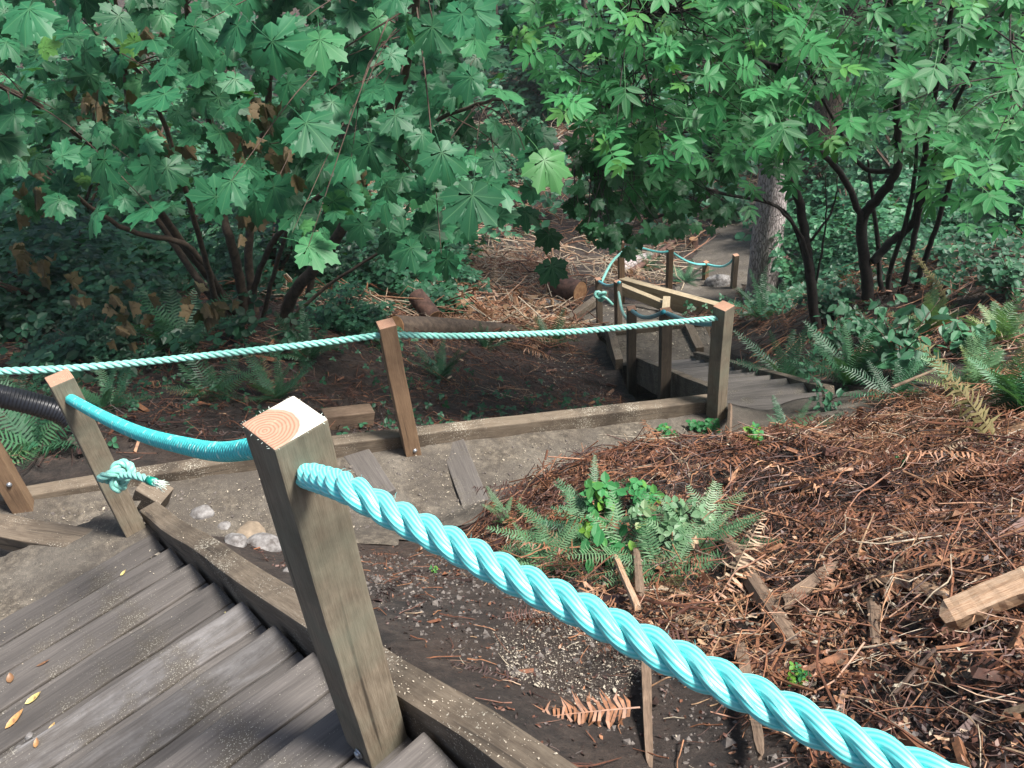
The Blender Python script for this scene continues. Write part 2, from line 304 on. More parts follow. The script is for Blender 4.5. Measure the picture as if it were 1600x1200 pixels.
# ------------------------------------------------------------------ terrain
CP = np.array([
 (-3.6, 2.7, -1.15), (-2.6, 3.1, -1.22), (-1.7, 3.2, -1.32), (-.6, 3.6, -1.6), (.4, 3.8, -1.82), (1.3, 4.2, -2.04), (1.9, 4.6, -2.1),
 (-1.3, 3.1, -1.42), (-.5, 3.3, -1.58), (.3, 3.6, -1.80),
 (-3, 4, -1.35), (-2, 4.3, -1.62), (-.6, 4.4, -1.95), (.6, 4.8, -2.4), (-3, 5.5, -1.95), (-1, 5.5, -2.5), (.4, 5.6, -2.9), (1, 6, -3.25), (-2.4, 6.8, -2.35), (-5, 6, -1.9), (-5, 9, -3.1), (-2.5, 9, -3.4),
 (0, 7.5, -3.65), (1, 7.5, -4.1), (.6, 8.8, -4.5), (-.5, 9.5, -4.3), (0, 12, -5.8), (1, 12, -6.1), (2.2, 12.3, -6.15), (-3, 12, -4.9), (-6, 12, -4.2),
 (1.8, 8.4, -4.28), (2.8, 8.5, -4.3), (3, 6.2, -3.0), (2.9, 5, -2.25), (2.6, 4.3, -1.9), (3.5, 7.6, -3.4), (4.5, 8.5, -3.5), (6, 9, -3.6), (5, 6, -2.4), (5, 4, -1.5), (3.2, 10.5, -5.3), (3.6, 12, -6.3), (4.7, 13.6, -7),
 (3.6, 15.5, -7.6), (7, 14, -6.5), (5, 20, -8.8), (2, 18, -7.9), (-2, 18, -7), (-7, 18, -6.5), (10, 20, -8), (3, 26, -9.2), (-10, 28, -8.5), (12, 30, -9), (0, 40, -10), (20, 45, -9.5), (-20, 45, -8.5), (0, 60, -9),
 (0, 80, -6), (40, 80, -6), (-40, 80, -5), (0, 150, 2), (60, 150, 2), (-60, 150, 2), (-15, 8, -3), (15, 8, -2.5),
 (-2.09, 1.01, -.45), (-2.72, 1.785, -.95), (.51, -.75, .6), (1, -2, 1.0), (-1, -2, .9), (2.5, -2, .9), (-3.5, 1, -.5), (-6, 2, -.9), (-.25, 1.3, -.1), (-.85, 2.02, -.55), (-1.35, 2.66, -.92), (.29, .6, .2),
 (.09, 1.4, -.32), (.2, 1.03, -.12), (-.47, 2.25, -.85), (.64, 1.07, -.1), (.95, .88, 0), (0, 2.55, -1.03), (.61, 3.2, -1.14), (.6, 2.3, -.75), (1.23, 3.15, -1.18), (1.72, 2.45, -.66), (2.23, 2.83, -.82),
 (1.5, 1.5, -.15), (2.5, 1.5, -.2), (3.5, 2.5, -.6), (.2, 3.3, -1.28), (-.3, 2.9, -1.38), (-.9, 2.85, -1.28), (2.0, 3.7, -1.6), (3, 3.7, -1.45)], float)
def tps_k(r2): return np.where(r2 > 1e-12, r2*np.log(np.maximum(r2, 1e-12)), 0)
_n = len(CP); _d = ((CP[:, None, :2]-CP[None, :, :2])**2).sum(-1); _A = np.zeros((_n+3, _n+3)); _A[:_n, :_n] = tps_k(_d)+np.eye(_n)*.06
_A[:_n, _n] = 1; _A[:_n, _n+1:] = CP[:, :2]; _A[_n, :_n] = 1; _A[_n+1:, :_n] = CP[:, :2].T
_w = np.linalg.solve(_A, np.concatenate([CP[:, 2], np.zeros(3)]))
P0 = np.array([-.37, 1.12]); SD = np.array([-.632, .775]); SP = np.array([-.775, -.632])      # near stair: origin, downhill, towards its left side
def stair_z(s): return -.11-.424*s
def sp(s, l, z): q = P0+SD*s+SP*l; return (q[0], q[1], z)
def tps(x, y):
    out = np.zeros(len(x))
    for i in range(0, len(x), 20000):
        X = x[i:i+20000]; Y = y[i:i+20000]; r2 = (X[:, None]-CP[None, :, 0])**2+(Y[:, None]-CP[None, :, 1])**2
        out[i:i+20000] = tps_k(r2) @ _w[:_n]+_w[_n]+_w[_n+1]*X+_w[_n+2]*Y
    return out
def timb_y(x): return 3.84+.29*(x+.62)+.10
def H(x, y, rough=True):
    x = np.atleast_1d(np.asarray(x, float)); y = np.atleast_1d(np.asarray(y, float)); z = tps(x, y)
    D = np.hypot(x, y); 
    if rough: z = z+hnoise(x, y, 2.3, 1)*.035+hnoise(x, y, 7, 2)*.013+hnoise(x, y, .35, 3)*np.clip((D-12)/20, 0, 1)*.5+np.clip((x-.3)/.8, 0, 1)*np.clip((3.4-y)/.6, 0, 1)*(D < 8)*(hnoise(x, y, 1.5, 8)*.09+hnoise(x, y, 3.6, 12)*.035)
    rx = x-P0[0]; ry = y-P0[1]; s = rx*SD[0]+ry*SD[1]; l = rx*SP[0]+ry*SP[1]
    ins = (l > -.1) & (l < 1.3) & (s < 2.35) & (s > -3.5); z = np.where(ins, np.minimum(z, stair_z(s)-.24), z)
    band = (l > -.5) & (l <= -.1) & (s < 2.35) & (s > -3); z = np.where(band, np.minimum(z, stair_z(s)+.06), z)
    zp = np.interp(x, [-3.5, -2.6, -.63, 1.34], [-1.06, -1.19, -1.575, -2.03]); dd = timb_y(x)-y
    wp = np.clip((.78-dd)/.35, 0, 1)*np.clip((dd+.12)/.06, 0, 1)*np.clip((x+4)/.5, 0, 1)*np.clip((1.75-x)/.3, 0, 1); z = z*(1-wp)+(zp+hnoise(x, y, 7, 2)*.008)*wp
    i1 = (x > 1.3) & (x < 2.45) & (y > 4.6) & (y < 8.1); z = np.where(i1, np.minimum(z, -2.1-.636*(y-4.75)-.4), z)
    i1 = (x > 1.25) & (x < 2.4) & (y >= 8.1) & (y < 8.85); z = np.where(i1, -4.24, z)
    i1 = (x > 1.35) & (x < 2.5) & (y >= 8.85) & (y < 11.6); z = np.where(i1, np.minimum(z, -4.2-.7*(y-8.85)-.35), z)
    return z
def Hs(x, y, rough=True): return float(H([x], [y], rough)[0])
def grid_axis(c, lo, hi, d0, g):
    a = [c]; d = d0
    while a[-1] < hi: a.append(a[-1]+d); d = d0 if abs(a[-1]-c) < g else d*1.06
    b = [c]; d = d0
    while b[-1] > lo: b.append(b[-1]-d); d = d0 if abs(b[-1]-c) < g else d*1.06
    return np.array(sorted(set(a+b)))
gx = grid_axis(0, -150, 150, .055, 4.0); gy = grid_axis(3.5, -5, 170, .055, 5.5)
GX, GY = np.meshgrid(gx, gy); GZ = H(GX.ravel(), GY.ravel())
nx, ny = len(gx), len(gy); V = np.stack([GX.ravel(), GY.ravel(), GZ], 1)
fi = [(j*nx+i, j*nx+i+1, (j+1)*nx+i+1, (j+1)*nx+i) for j in range(ny-1) for i in range(nx-1)]
a = Acc(); a.add(V, fi); tag(a.build('ground', M_SOIL, smooth=True), kind='structure')

def sheet(name, poly, mat, dz=.015, step=.05, zfun=None, edge=.05):
    poly = np.array(poly); x = np.arange(poly[:, 0].min(), poly[:, 0].max()+step, step); y = np.arange(poly[:, 1].min(), poly[:, 1].max()+step, step)
    X, Y = np.meshgrid(x, y); xs, ys = X.ravel(), Y.ravel()
    ins = np.zeros(len(xs), bool); j = len(poly)-1; dist = np.full(len(xs), 9.)
    for i in range(len(poly)):
        xi, yi = poly[i]; xj, yj = poly[j]
        ins ^= ((yi > ys) != (yj > ys)) & (xs < (xj-xi)*(ys-yi)/(yj-yi+1e-12)+xi)
        t = np.clip(((xs-xi)*(xj-xi)+(ys-yi)*(yj-yi))/((xj-xi)**2+(yj-yi)**2), 0, 1); dist = np.minimum(dist, np.hypot(xs-xi-t*(xj-xi), ys-yi-t*(yj-yi))); j = i
    sd_ = np.where(ins, dist, -dist)+hnoise(xs, ys, 6, 5)*.03
    z = (H(xs, ys) if zfun is None else zfun(xs, ys))+dz-np.clip(-sd_, 0, .3)*.4
    keep = (sd_ > -step*1.2).reshape(X.shape); n = len(x)
    fc = [(j*n+i, j*n+i+1, (j+1)*n+i+1, (j+1)*n+i) for j in range(len(y)-1) for i in range(n-1) if keep[j, i] and keep[j, i+1] and keep[j+1, i] and keep[j+1, i+1]]
    used = sorted({q for f in fc for q in f}); mp = {q: k for k, q in enumerate(used)}
    a = Acc(); a.add(np.stack([xs, ys, z], 1)[used], [tuple(mp[q] for q in f) for f in fc])
    return tag(a.build(name, mat, smooth=True), kind='structure')
sheet('path', [(-3.9, 2.2), (-3.3, 1.9), (-2.75, 2.15), (-1.82, 2.95), (-1.25, 3.05), (-.7, 3.02), (-.2, 3.15), (.5, 3.35), (1.3, 3.7), (2.2, 4.1), (2.4, 4.7), (1.4, 4.75), (1.2, 4.42), (-.6, 3.9), (-2.6, 3.32), (-4, 2.95)], M_PATH)
sheet('landing', [sp(2.02, -.06, 0)[:2], sp(2.36, -.06, 0)[:2], sp(2.5, .6, 0)[:2], sp(2.75, 1.9, 0)[:2], sp(1.3, 1.9, 0)[:2], sp(1.5, 1.16, 0)[:2], sp(2.02, 1.16, 0)[:2]], M_PATH, .0, .04, lambda x, y: -.90-.10*((x-P0[0])*SD[0]+(y-P0[1])*SD[1]-1.77)+hnoise(x, y, 7, 2)*.008)
sheet('lower_path', [(.95, 11.95), (1.3, 11.55), (2.6, 11.5), (3.0, 12.2), (2.2, 13.3), (1.95, 13.2), (1.1, 12.3)], M_PATH, .04)
sheet('far_path', [(3.2, 12.4), (4.2, 12.6), (4.6, 14.5), (6.5, 17), (8, 22), (6.6, 22), (5, 18.5), (3.6, 15.2)], M_PATH, .03, .2)

# ------------------------------------------------------------------ timber members
def box_mesh(name, L_, Wd, Ht, mats, seg=10, wob=.002, bev=.006, topmat=None, axis='x'):
    """a sawn timber along local x (or a post along z), bevelled, its long faces cut up and slightly uneven"""
    bm = bmesh.new(); bmesh.ops.create_cube(bm, size=1)
    s = (L_, Wd, Ht) if axis == 'x' else (Wd, Ht, L_)
    for v in bm.verts: v.co = Vector((v.co.x*s[0], v.co.y*s[1], (v.co.z)*s[2]))
    ax = 0 if axis == 'x' else 2
    ed = [e for e in bm.edges if abs((e.verts[0].co-e.verts[1].co)[ax]) > L_*.9]
    bmesh.ops.bevel(bm, geom=list(bm.edges), offset=bev, segments=2, affect='EDGES', profile=.6)
    nn = Vector((1, 0, 0)) if axis == 'x' else Vector((0, 0, 1))
    for k in range(1, seg):
        bmesh.ops.bisect_plane(bm, geom=bm.verts[:]+bm.edges[:]+bm.faces[:], plane_co=nn*(-L_/2+L_*k/seg), plane_no=nn)
    sd_ = random.random()*50
    for v in bm.verts:
        c = v.co[ax]
        for q in range(3):
            if q != ax: v.co[q] += wob*(sin(c*7+q*3+sd_)+.6*sin(c*23+v.co[(q+1) % 3]*40+sd_*2))
    bm.normal_update()
    me = bpy.data.meshes.new(name)
    for m in (mats if isinstance(mats, list) else [mats]): me.materials.append(m)
    if topmat is not None:
        for f in bm.faces:
            if f.normal[ax] > .9 and f.calc_center_median()[ax] > 0: f.material_index = 1
            if ax == 0 and abs(f.normal[0]) > .9: f.material_index = 1
    bm.to_mesh(me); bm.free(); return me
def beam(name, A, B, Wd, Ht, mat, parent=None, label=None, cat=None, group=None, seg=10, wob=.002, bev=.006, tilt=0):
    """timber whose TOP centre line runs A to B"""
    A = Vector(A); B = Vector(B); d = B-A; Ln = d.length; me = box_mesh(name, Ln, Wd, Ht, [mat, mat], seg, wob, bev)
    x = d.normalized(); y = Vector((0, 0, 1)).cross(x).normalized(); z = x.cross(y)
    o = link(name, me, parent); m = Matrix((x, y, z)).transposed().to_4x4(); m.translation = (A+B)/2-z*Ht/2
    if tilt: m = m @ Matrix.Rotation(tilt, 4, 'X')
    o.matrix_world = m if parent is None else m
    if parent: o.matrix_parent_inverse = parent.matrix_basis.inverted()
    return tag(o, label, cat, group)

# ---- near staircase
stair_o = empty('staircase', (P0[0], P0[1], -.3), 0, 'grey plank staircase with dusty worn treads in the lower left foreground', 'staircase')
RUN = .27; k = 0
wears = {3: .02, 4: .13, 5: .20, 6: .0, 2: .06, 1: -.1, 7: -.1}
for k in range(-9, 8):
    s0 = RUN*k+.15; z = stair_z(s0+RUN)+.0; wk = 8-k
    z = stair_z(s0)+.06+.035*max(0, 1-max(s0, 0)/1.2)
    ln = 1.16+random.uniform(-.02, .02)
    for q in range(2):
        c = s0-RUN+.066+q*.135+.0; jz = z+random.uniform(-.0015, .0015)+(.0 if q else -.002)
        o = beam('tread', sp(c, ln-.03, jz+random.uniform(-.003, .003)), sp(c, -.035, jz), .131, .04, M_TREAD, stair_o, seg=14, wob=.003, bev=.006)
        if q == 0: tn_ = random.uniform(-.3, .15)
        o['wear'] = {(2, 1): .20, (3, 0): .1, (3, 1): .21, (4, 0): .1, (4, 1): .10, (6, 1): .09, (5, 1): .04, (1, 1): .04, (2, 0): .03}.get((k, q), -.06); o['tone'] = tn_+random.uniform(-.08, .08)
    o = beam('riser', sp(s0-.012, ln-.04, z-.042), sp(s0-.012, -.04, z-.042), .03, .075, M_TREAD, stair_o, seg=6); o['wear'] = -.3
for (sa, sb) in ((-3.2, -.6), (-.597, 2.22)):
    beam('stringer', sp(sa, -.09, stair_z(sa)+.14), sp(sb, -.09, stair_z(sb)+.135), .085, .24, M_TIMB, stair_o, seg=16, wob=.003, bev=.008)
beam('stringer', sp(-2.6, 1.2, stair_z(-2.6)+.10), sp(1.0, 1.2, stair_z(1.0)+.10), .085, .2, M_TIMB, stair_o, seg=16, wob=.003, bev=.008)

# ---- kerb timbers along the path
def tz(x): return float(np.interp(x, [-3.6, -2.6, -.63, 1.34], [-.98, -1.09, -1.465, -1.925]))
beam('kerb_timber', (-3.7, timb_y(-3.7), tz(-3.6)), (-1.06, timb_y(-1.06), tz(-1.06)), .09, .19, M_TIMB, None, 'long weathered edging timber behind the leftmost post, running along the gravel', 'timber', 'edging timbers along the gravel path', 16, .003, .008)
beam('kerb_timber', (-1.055, timb_y(-1.055), tz(-1.055)), (1.36, timb_y(1.36), tz(1.36)), .09, .19, M_TIMB, None, 'edging timber with dark damp stains between the brown middle post and the tall right post', 'timber', 'edging timbers along the gravel path', 16, .003, .008)
CB = 'timber cross boards set across the path'
def cross(pa, pb, z1, z2, w, lab, mat=M_TREAD):
    A = atz(*pa, z1); B = atz(*pb, z2); o = beam('cross_board', A, B, w, .09, mat, None, lab, 'board', CB, 6, .002); o['wear'] = -.05; return o
cross((552, 698), (598, 772), -1.485, -1.50, .15, 'short pale speckled cross board in the gravel just behind the big near post')
cross((706, 690), (748, 800), -1.615, -1.57, .15, 'dark cross board in the gravel reaching towards the brown debris')
cross((-30, 815), (205, 855), -.93, -.97, .13, 'weathered board edging the gravel landing at the foot of the near stairs', M_TIMB)
o = beam('timber_offcut', atz(222, 752, -1.12), atz(262, 775, -1.2), .12, .14, M_TIMB, None, 'short block of weathered timber on the gravel beside the knotted post', 'timber block', None, 4)
beam('timber_offcut', at(505, 645, 4.75), at(582, 637, 4.8), .12, .12, M_OLDWOOD, None, 'reddish brown timber offcut lying on soil just behind the edging', 'timber block', None, 4)

# ---- far staircases
st2 = empty('staircase', (1.9, 6.4, -3.4), 0, 'long dark plank staircase descending away behind the tall right post', 'staircase')
for k in range(10):
    y = 4.75+.33*k; z = -2.33-.203*k
    for yo, wd, tn in ((.085, .165, -.5), (.25, .16, .35)):
        o = beam('tread', (1.47, y+yo, z), (2.19, y+yo, z+random.uniform(-.01, .01)), wd, .045, M_TREAD, st2, seg=5, bev=.012); o['wear'] = random.uniform(-.1, .02) if yo < .1 else random.uniform(0, .14); o['tone'] = tn-.18+random.uniform(-.12, .12)
    o = beam('riser', (1.47, y+.318, z-.047), (2.19, y+.318, z-.047), .03, .16, M_TREAD, st2, seg=4); o['wear'] = -.2
beam('stringer', (1.42, 4.75, -2.03), (1.42, 8.15, -4.08), .07, .3, M_TIMB, st2, seg=14)
beam('stringer', (2.24, 4.75, -2.13), (2.18, 8.15, -4.14), .07, .3, M_TIMB, st2, seg=14)
o = beam('landing_board', (1.4, 4.6, -2.12), (2.22, 4.6, -2.16), .27, .06, M_TREAD, st2, seg=5); o['wear'] = 0
beam('landing_board', (1.32, 8.8, -4.14), (2.42, 8.8, -4.14), .12, .1, M_TIMB, st2, seg=5)
beam('landing_board', (2.24, 8.2, -4.12), (2.22, 8.73, -4.12), .1, .12, M_TIMB, st2, seg=5)
beam('landing_board', (1.27, 8.1, -4.1), (1.27, 8.86, -4.1), .09, .5, M_TIMB, st2, seg=5)
sheet('landing', [(1.3, 8.1), (2.4, 8.1), (2.4, 8.8), (1.3, 8.8)], M_PATH, .0, .06, lambda x, y: -4.2+0*x)
st3 = empty('staircase', (1.95, 10.2, -5), 0, 'short lower staircase with pale plank treads below the small gravel landing', 'staircase')
for k in range(9):
    y = 8.9+.3*k; z = -4.38-.19*k; dx = .06*k/9
    beam('tread', (1.45+dx, y+.15, z), (2.42+dx, y+.15, z), .295, .045, M_TREADL, st3, seg=5)
    beam('riser', (1.45+dx, y+.285, z-.047), (2.42+dx, y+.285, z-.047), .03, .15, M_TREADL, st3, seg=4)
beam('stringer', (1.36, 8.9, -4.2), (1.62, 11.75, -5.95), .08, .26, M_TIMB, st3, seg=10)
beam('stringer', (2.5, 8.95, -4.25), (2.6, 11.6, -5.95), .08, .26, M_TIMB, st3, seg=10)
beam('kerb_timber', (.9, 12.0, -6.03), (1.8, 12.95, -6.06), .12, .14, M_TIMB, None, 'grey edging timber slanting along the left of the lower gravel landing', 'timber', 'edging timbers along the gravel path', 6)
beam('kerb_timber', (2.0, 13.05, -5.98), (2.72, 12.2, -5.98), .10, .16, M_TIMBL, None, 'thin pale new timber along the right edge of the lower gravel landing', 'timber', 'edging timbers along the gravel path', 6)
beam('kerb_timber', (2.14, 13.4, -6.10), (3.8, 12.05, -6.12), .12, .34, M_TIMBL, None, 'thick pale yellowish new timber wall beam beyond the lower landing, below the rope posts', 'timber', 'edging timbers along the gravel path', 8)
beam('kerb_timber', (2.74, 12.28, -5.9), (2.62, 11.85, -5.9), .12, .22, M_TIMBL, None, 'short pale timber return at the corner of the lower gravel landing', 'timber', 'edging timbers along the gravel path', 3)

# ------------------------------------------------------------------ posts
PG = 'square wooden posts of the rope railing'
def post(px, base, h, yaw, w, mat, end, label, lean=(0, 0), below=.35, bolt=None, hole=None):
    root = empty('fence_post', base, yaw, label, 'post', PG); root.rotation_euler = (lean[0], lean[1], yaw)
    Lz = h+below; me = box_mesh('shaft', Lz, w, w, [mat, end], 12, .0012, .004, True, 'z'); me.transform(Matrix.Translation((0, 0, h-Lz/2)))
    link('shaft', me, root)
    if bolt is not None:     # (face direction x, y, height)
        a = Acc(); fx, fy, z = bolt; n = np.array([fx, fy, 0.]); b = np.array([fx, fy, 0])*w/2+np.array([-fy*.012, fx*.012, z])
        tube(a, [b, b+n*.003, b+n*.004], [.013, .013, .012], 14); tube(a, [b+n*.004, b+n*.009, b+n*.011], [.010, .009, .004], 12)
        a.build('bolt', M_BOLT, root, True)
    for hl in (hole or []):
        fx, fy, z, off = hl; n = np.array([fx, fy, 0.]); b = n*(w/2-.0005)+np.array([-fy*off, fx*off, z]); a = Acc()
        tube(a, [b, b+n*.0015], [.0285, .0275], 20); a.build('rope_hole', M_HOLE, root)  # no real bore: dark disc, its colour stands for the shade inside
    return root
Y0 = radians(41)
def wpt(root_base, yaw, lx, ly, z):
    return np.array([root_base[0]+lx*cos(yaw)-ly*sin(yaw), root_base[1]+lx*sin(yaw)+ly*cos(yaw), root_base[2]+z])
nb = (-.394, 1.113, -.115)
near = post(0, nb, .965, Y0, .102, M_POST, M_END, 'big nearest greenish grey post with pale ringed sawn top and thick rope through it', lean=(.011, .0125), bolt=(-1, 0, .05), hole=[(0, -1, .878, -.012)])
a = Acc(); hw = .051     # frayed splinters round the sawn top of the near post
for i in range(34):
    e = rng.integers(4); t = rng.uniform(-1, 1); q = {0: (t, 1), 1: (t, -1), 2: (1, t), 3: (-1, t)}[int(e)]
    if e in (1, 3) and rng.random() < .35: continue
    b = np.array([q[0]*hw, q[1]*hw, .963]); n = np.array([q[0]*(abs(q[0]) == 1), q[1]*(abs(q[1]) == 1), rng.uniform(-.6, .9)])
    tube(a, [b, b+n*rng.uniform(.001, .0045)+rng.normal(0, .001, 3)], [.0007, .0002], 3)
tag(a.build('splinters', M_FRAY, near), kind='stuff')
lb = (-1.74, 2.79, -1.04)
post(1, lb, .935, radians(36), .09, M_POST, M_END2, 'weathered grey post with a knotted rope tail low on its side, at the stair foot', lean=(0, 0))
p0b = tuple(in_plane(24, 770, (-.62, 3.84, 0), (-2.6, 3.27, 0))); p0b = (p0b[0], p0b[1], p0b[2])
post(2, p0b, .93, radians(17), .09, M_POSTB, M_END2, 'leftmost post, cut off by the left picture edge above a bolt', bolt=(0, -1, .09))
mb = (-.625, 3.845, -1.61)
post(3, mb, .945, radians(17), .09, M_POSTB, M_END2, 'brown bolted post in the middle, standing alone against the edging timber', bolt=(0, -1, .09))
rb = (1.335, 4.41, -2.09)
post(4, rb, .95, radians(36), .094, M_POST, M_END2, 'tall weathered post at the head of the far stairs, carrying the pale rope end')
s1b = (1.305, 5.86, -3.1); s2b = (1.33, 7.63, -4.12)
post(5, s1b, 1.04, radians(4), .09, M_POSTD, M_END2, 'dark post on the far stairs left side, directly left of the tall weathered post')
post(6, s2b, 1.0, radians(4), .09, M_POSTD, M_END2, 'dark post halfway down the far stairs, where the blue rope starts')
s3b = (1.70, 10.89, -5.68); s4b = (1.52, 11.7, -6.05)
post(7, s3b, .98, radians(25), .09, M_POSTD, M_END2, 'post with pinkish top just right of the far knotted post')
post(8, s4b, .96, radians(8), .09, M_POSTD, M_END2, 'narrow far post with a knot of pale rope on its side')
f0b = tuple(at(971, 452, 13.6)); f1b = tuple(at(1045, 455, 14.6)); f2b = tuple(at(1100, 466, 16.2)); f3b = tuple(at(1146, 446, 15.4))
def ptop(b, py, px):      # height that puts the top at the given image row
    v = ray(px, py); h = hypot(b[0], b[1]); return EYE[2]+v[2]*h-b[2]
post(9, f0b, ptop(f0b, 378, 974), radians(10), .10, M_POSTB, M_END2, 'orange brown far post half hidden by hanging leaves behind the landing')
post(10, f1b, ptop(f1b, 388, 1047), radians(20), .10, M_POSTB, M_END2, 'bright topped far post standing behind the pale new timber beam')
post(11, f2b, ptop(f2b, 409, 1103), radians(30), .10, M_POSTB, M_END2, 'far post at the low point of the turquoise rope, beside the grey boulder')
post(12, f3b, ptop(f3b, 398, 1148), radians(10), .10, M_POSTD, M_END2, 'farthest post, thin and dark, next to the thick grey tree trunk')
nxt = (.86, -.36, .42)
post(13, nxt, 1.12, Y0, .096, M_POST, M_END2, 'post just outside the picture at the lower right that holds the thick rope')

# ------------------------------------------------------------------ ropes
def resample(P, step):
    P = np.asarray(P); d = np.r_[0, np.cumsum(np.linalg.norm(np.diff(P, axis=0), axis=1))]; n = max(3, int(d[-1]/step)); t = np.linspace(0, d[-1], n)
    return np.stack([np.interp(t, d, P[:, k]) for k in range(3)], 1), t
def twisted(acc, P, R, lay=2.9, sides=10, step=None):
    P, t = resample(smooth_path(P, 14), step or R*.28); T = norm(np.gradient(P, axis=0)); N = np.cross(T, np.array([0, 0, 1.])); N = norm(N); B = np.cross(T, N)
    r = .472*R; hr = R-r; L0 = lay*2*R
    for k in range(3):
        a = 2*pi*t/L0+k*2*pi/3; path = P+(N*np.cos(a)[:, None]+B*np.sin(a)[:, None])*hr
        tube(acc, path, r, sides)
R_NEAR = .023
HZ = .878; nbt = (nb[0]+.015, nb[1]+.007, nb[2]); hole_w = wpt(nbt, Y0, -.012, -.048, HZ)
# thick near rope
rr = empty('rope', tuple(hole_w), 0, 'thick turquoise rope crossing the foreground, running through the near post to the knotted post', 'rope')
def part(acc, name, mat, root, smooth=True):
    o = acc.build(name, mat, root, smooth); o.matrix_parent_inverse = root.matrix_basis.inverted(); return o
pts = [hole_w+np.array([-.02, .02, .0]), hole_w]
for (x, y) in ((540, 762), (600, 795), (700, 847), (800, 900), (900, 949), (1000, 1001), (1150, 1075), (1300, 1146), (1450, 1213), (1600, 1275)): pts.append(atd(x, y, 1/(.79+.00042*(x-478))))
pts.append((pts[-1]+wpt(nxt, Y0, 0, .046, 1.0))/2+np.array([.03, .02, -.05])); pts.append(wpt(nxt, Y0, 0, .046, 1.0))
a = Acc(); twisted(a, pts, R_NEAR, 2.75, 16); Q_, t_ = resample(smooth_path(pts, 14), .004)
for i in range(420):
    q = Q_[rng.integers(2, len(Q_)-8)]; d = norm(rng.normal(0, 1, (1, 3)))[0]; b = q+d*R_NEAR*.93; e = b+d*rng.uniform(.001, .004)+rng.normal(0, .004, 3); tube(a, [b, (b+e)/2+rng.normal(0, .001, 3), e], [.00035, .00015], 3, caps=False)
part(a, 'rope_span', M_ROPE, rr)
# span with plaited sleeve between near post and knotted post
A = wpt(nbt, Y0, -.012, .049, HZ+.012); Bp = wpt(lb, radians(36), 0, -.04, .865); Bp[2] += .0
px = [(395, 706), (350, 706), (290, 697), (220, 678), (160, 651), (100, 618)]
pts = [in_plane(*q, A, Bp) for q in px]; pts = [A+norm((A-pts[1])[None])[0]*.02, A]+pts[1:]
def sleeve(acc, P, R):
    P, t = resample(smooth_path(P, 14), .0038); T = norm(np.gradient(P, axis=0)); N = norm(np.cross(T, np.array([0, 0, 1.]))); B = np.cross(T, N); S = 20; V = []; UV = []
    for i in range(len(P)):
        for k in range(S):
            a_ = 2*pi*k/S; q = t[i]/.017; r = R*(1+.10*abs(sin(pi*q+a_*3))+.09*abs(sin(pi*q-a_*3))-.12)
            V.append(P[i]+(N[i]*cos(a_)+B[i]*sin(a_))*r); UV.append((k/S, t[i]*20))
    Fc = [(i*S+k, i*S+(k+1) % S, (i+1)*S+(k+1) % S, (i+1)*S+k) for i in range(len(P)-1) for k in range(S)]
    acc.add(V, Fc, 0, 0, UV)
a = Acc(); sleeve(a, pts, .0205); part(a, 'plaited_span', M_SLEEVE, rr)
# knot and tail on the left post
def knot(root, c, R, toward, mat, Rr, tail_end):
    a = Acc(); c = np.array(c); tw = np.array(toward, float); tw /= np.linalg.norm(tw); up = np.array([0, 0, 1.]); sd_ = np.cross(tw, up)
    th = np.linspace(0, 2*pi*1.0, 26); loop = [c+((sin(q)+2*sin(2*q))*sd_*.33+(cos(q)-2*cos(2*q))*up*.30)*R-sin(3*q)*tw*R*.32+tw*R*.25 for q in th]
    twisted(a, loop, Rr, 2.9, 8, Rr*.4); part(a, 'knot', mat, root)
    a = Acc(); s_ = c+tw*R*.3+sd_*0; e = np.array(tail_end); m1 = (s_+e)/2+up*.02; twisted(a, [s_, m1, e], Rr*.9, 2.9, 8); part(a, 'tail', mat, root)
    d = norm((e-m1)[None])[0]; a = Acc(); tube(a, [e-d*.045, e-d*.012], [Rr*.97, Rr*.97], 12); part(a, 'tape', M_TAPE, root)
    a = Acc()
    for i in range(60): tube(a, [e-d*.012+rng.normal(0, Rr*.35, 3), e+d*rng.uniform(.012, .03)+rng.normal(0, Rr*.6, 3)], [.0015, .0008], 3)
    part(a, 'frayed_end', M_FRAY, root)
kc = atd(182, 741, 3.02); knot(rr, kc, .055, (.5, -.75, 0), M_ROPEP, .016, atd(246, 755, 2.88))
# pale rope along the lower path
r2 = empty('rope', p0b, 0, 'long pale mint rope strung along the gravel path to the tall right post', 'rope')
p0a = np.array(p0b); ma = np.array(mb); ra = np.array(rb)
pts = [in_plane(x, y, p0a, ma) for x, y in ((-60, 580), (0, 580), (100, 576), (200, 568), (300, 558), (400, 547), (500, 536), (598, 523))]
a = Acc(); twisted(a, pts, .0185, 2.9, 10); part(a, 'rope_span', M_ROPEP, r2)
pts = [in_plane(x, y, ma, ra) for x, y in ((610, 523), (700, 525), (800, 523), (900, 518), (1000, 509), (1060, 503), (1122, 497))]
a = Acc(); twisted(a, pts, .0185, 2.9, 10); part(a, 'rope_span', M_ROPEP, r2)
def plain(root, P, R, mat):
    a = Acc(); Q = smooth_path(P, 6); tube(a, Q, R, 10); part(a, 'rope_span', mat, root)
r3 = empty('rope', s1b, 0, 'blue green rope sagging between the dark posts of the far stairs, ending in a knot', 'rope')
s1a, s2a, s3a, s4a = map(np.array, (s1b, s2b, s3b, s4b))
plain(r3, [in_plane(x, y, s1a, ra) for x, y in ((1041, 489), (1060, 497), (1080, 503), (1100, 506), (1120, 505))], .018, M_ROPEB)
plain(r3, [in_plane(x, y, s2a+np.array([-.04, 0, 0]), s1a+np.array([-.04, 0, 0])) for x, y in ((988, 486), (1000, 494), (1012, 496), (1025, 493), (1037, 487))], .019, M_ROPEB)
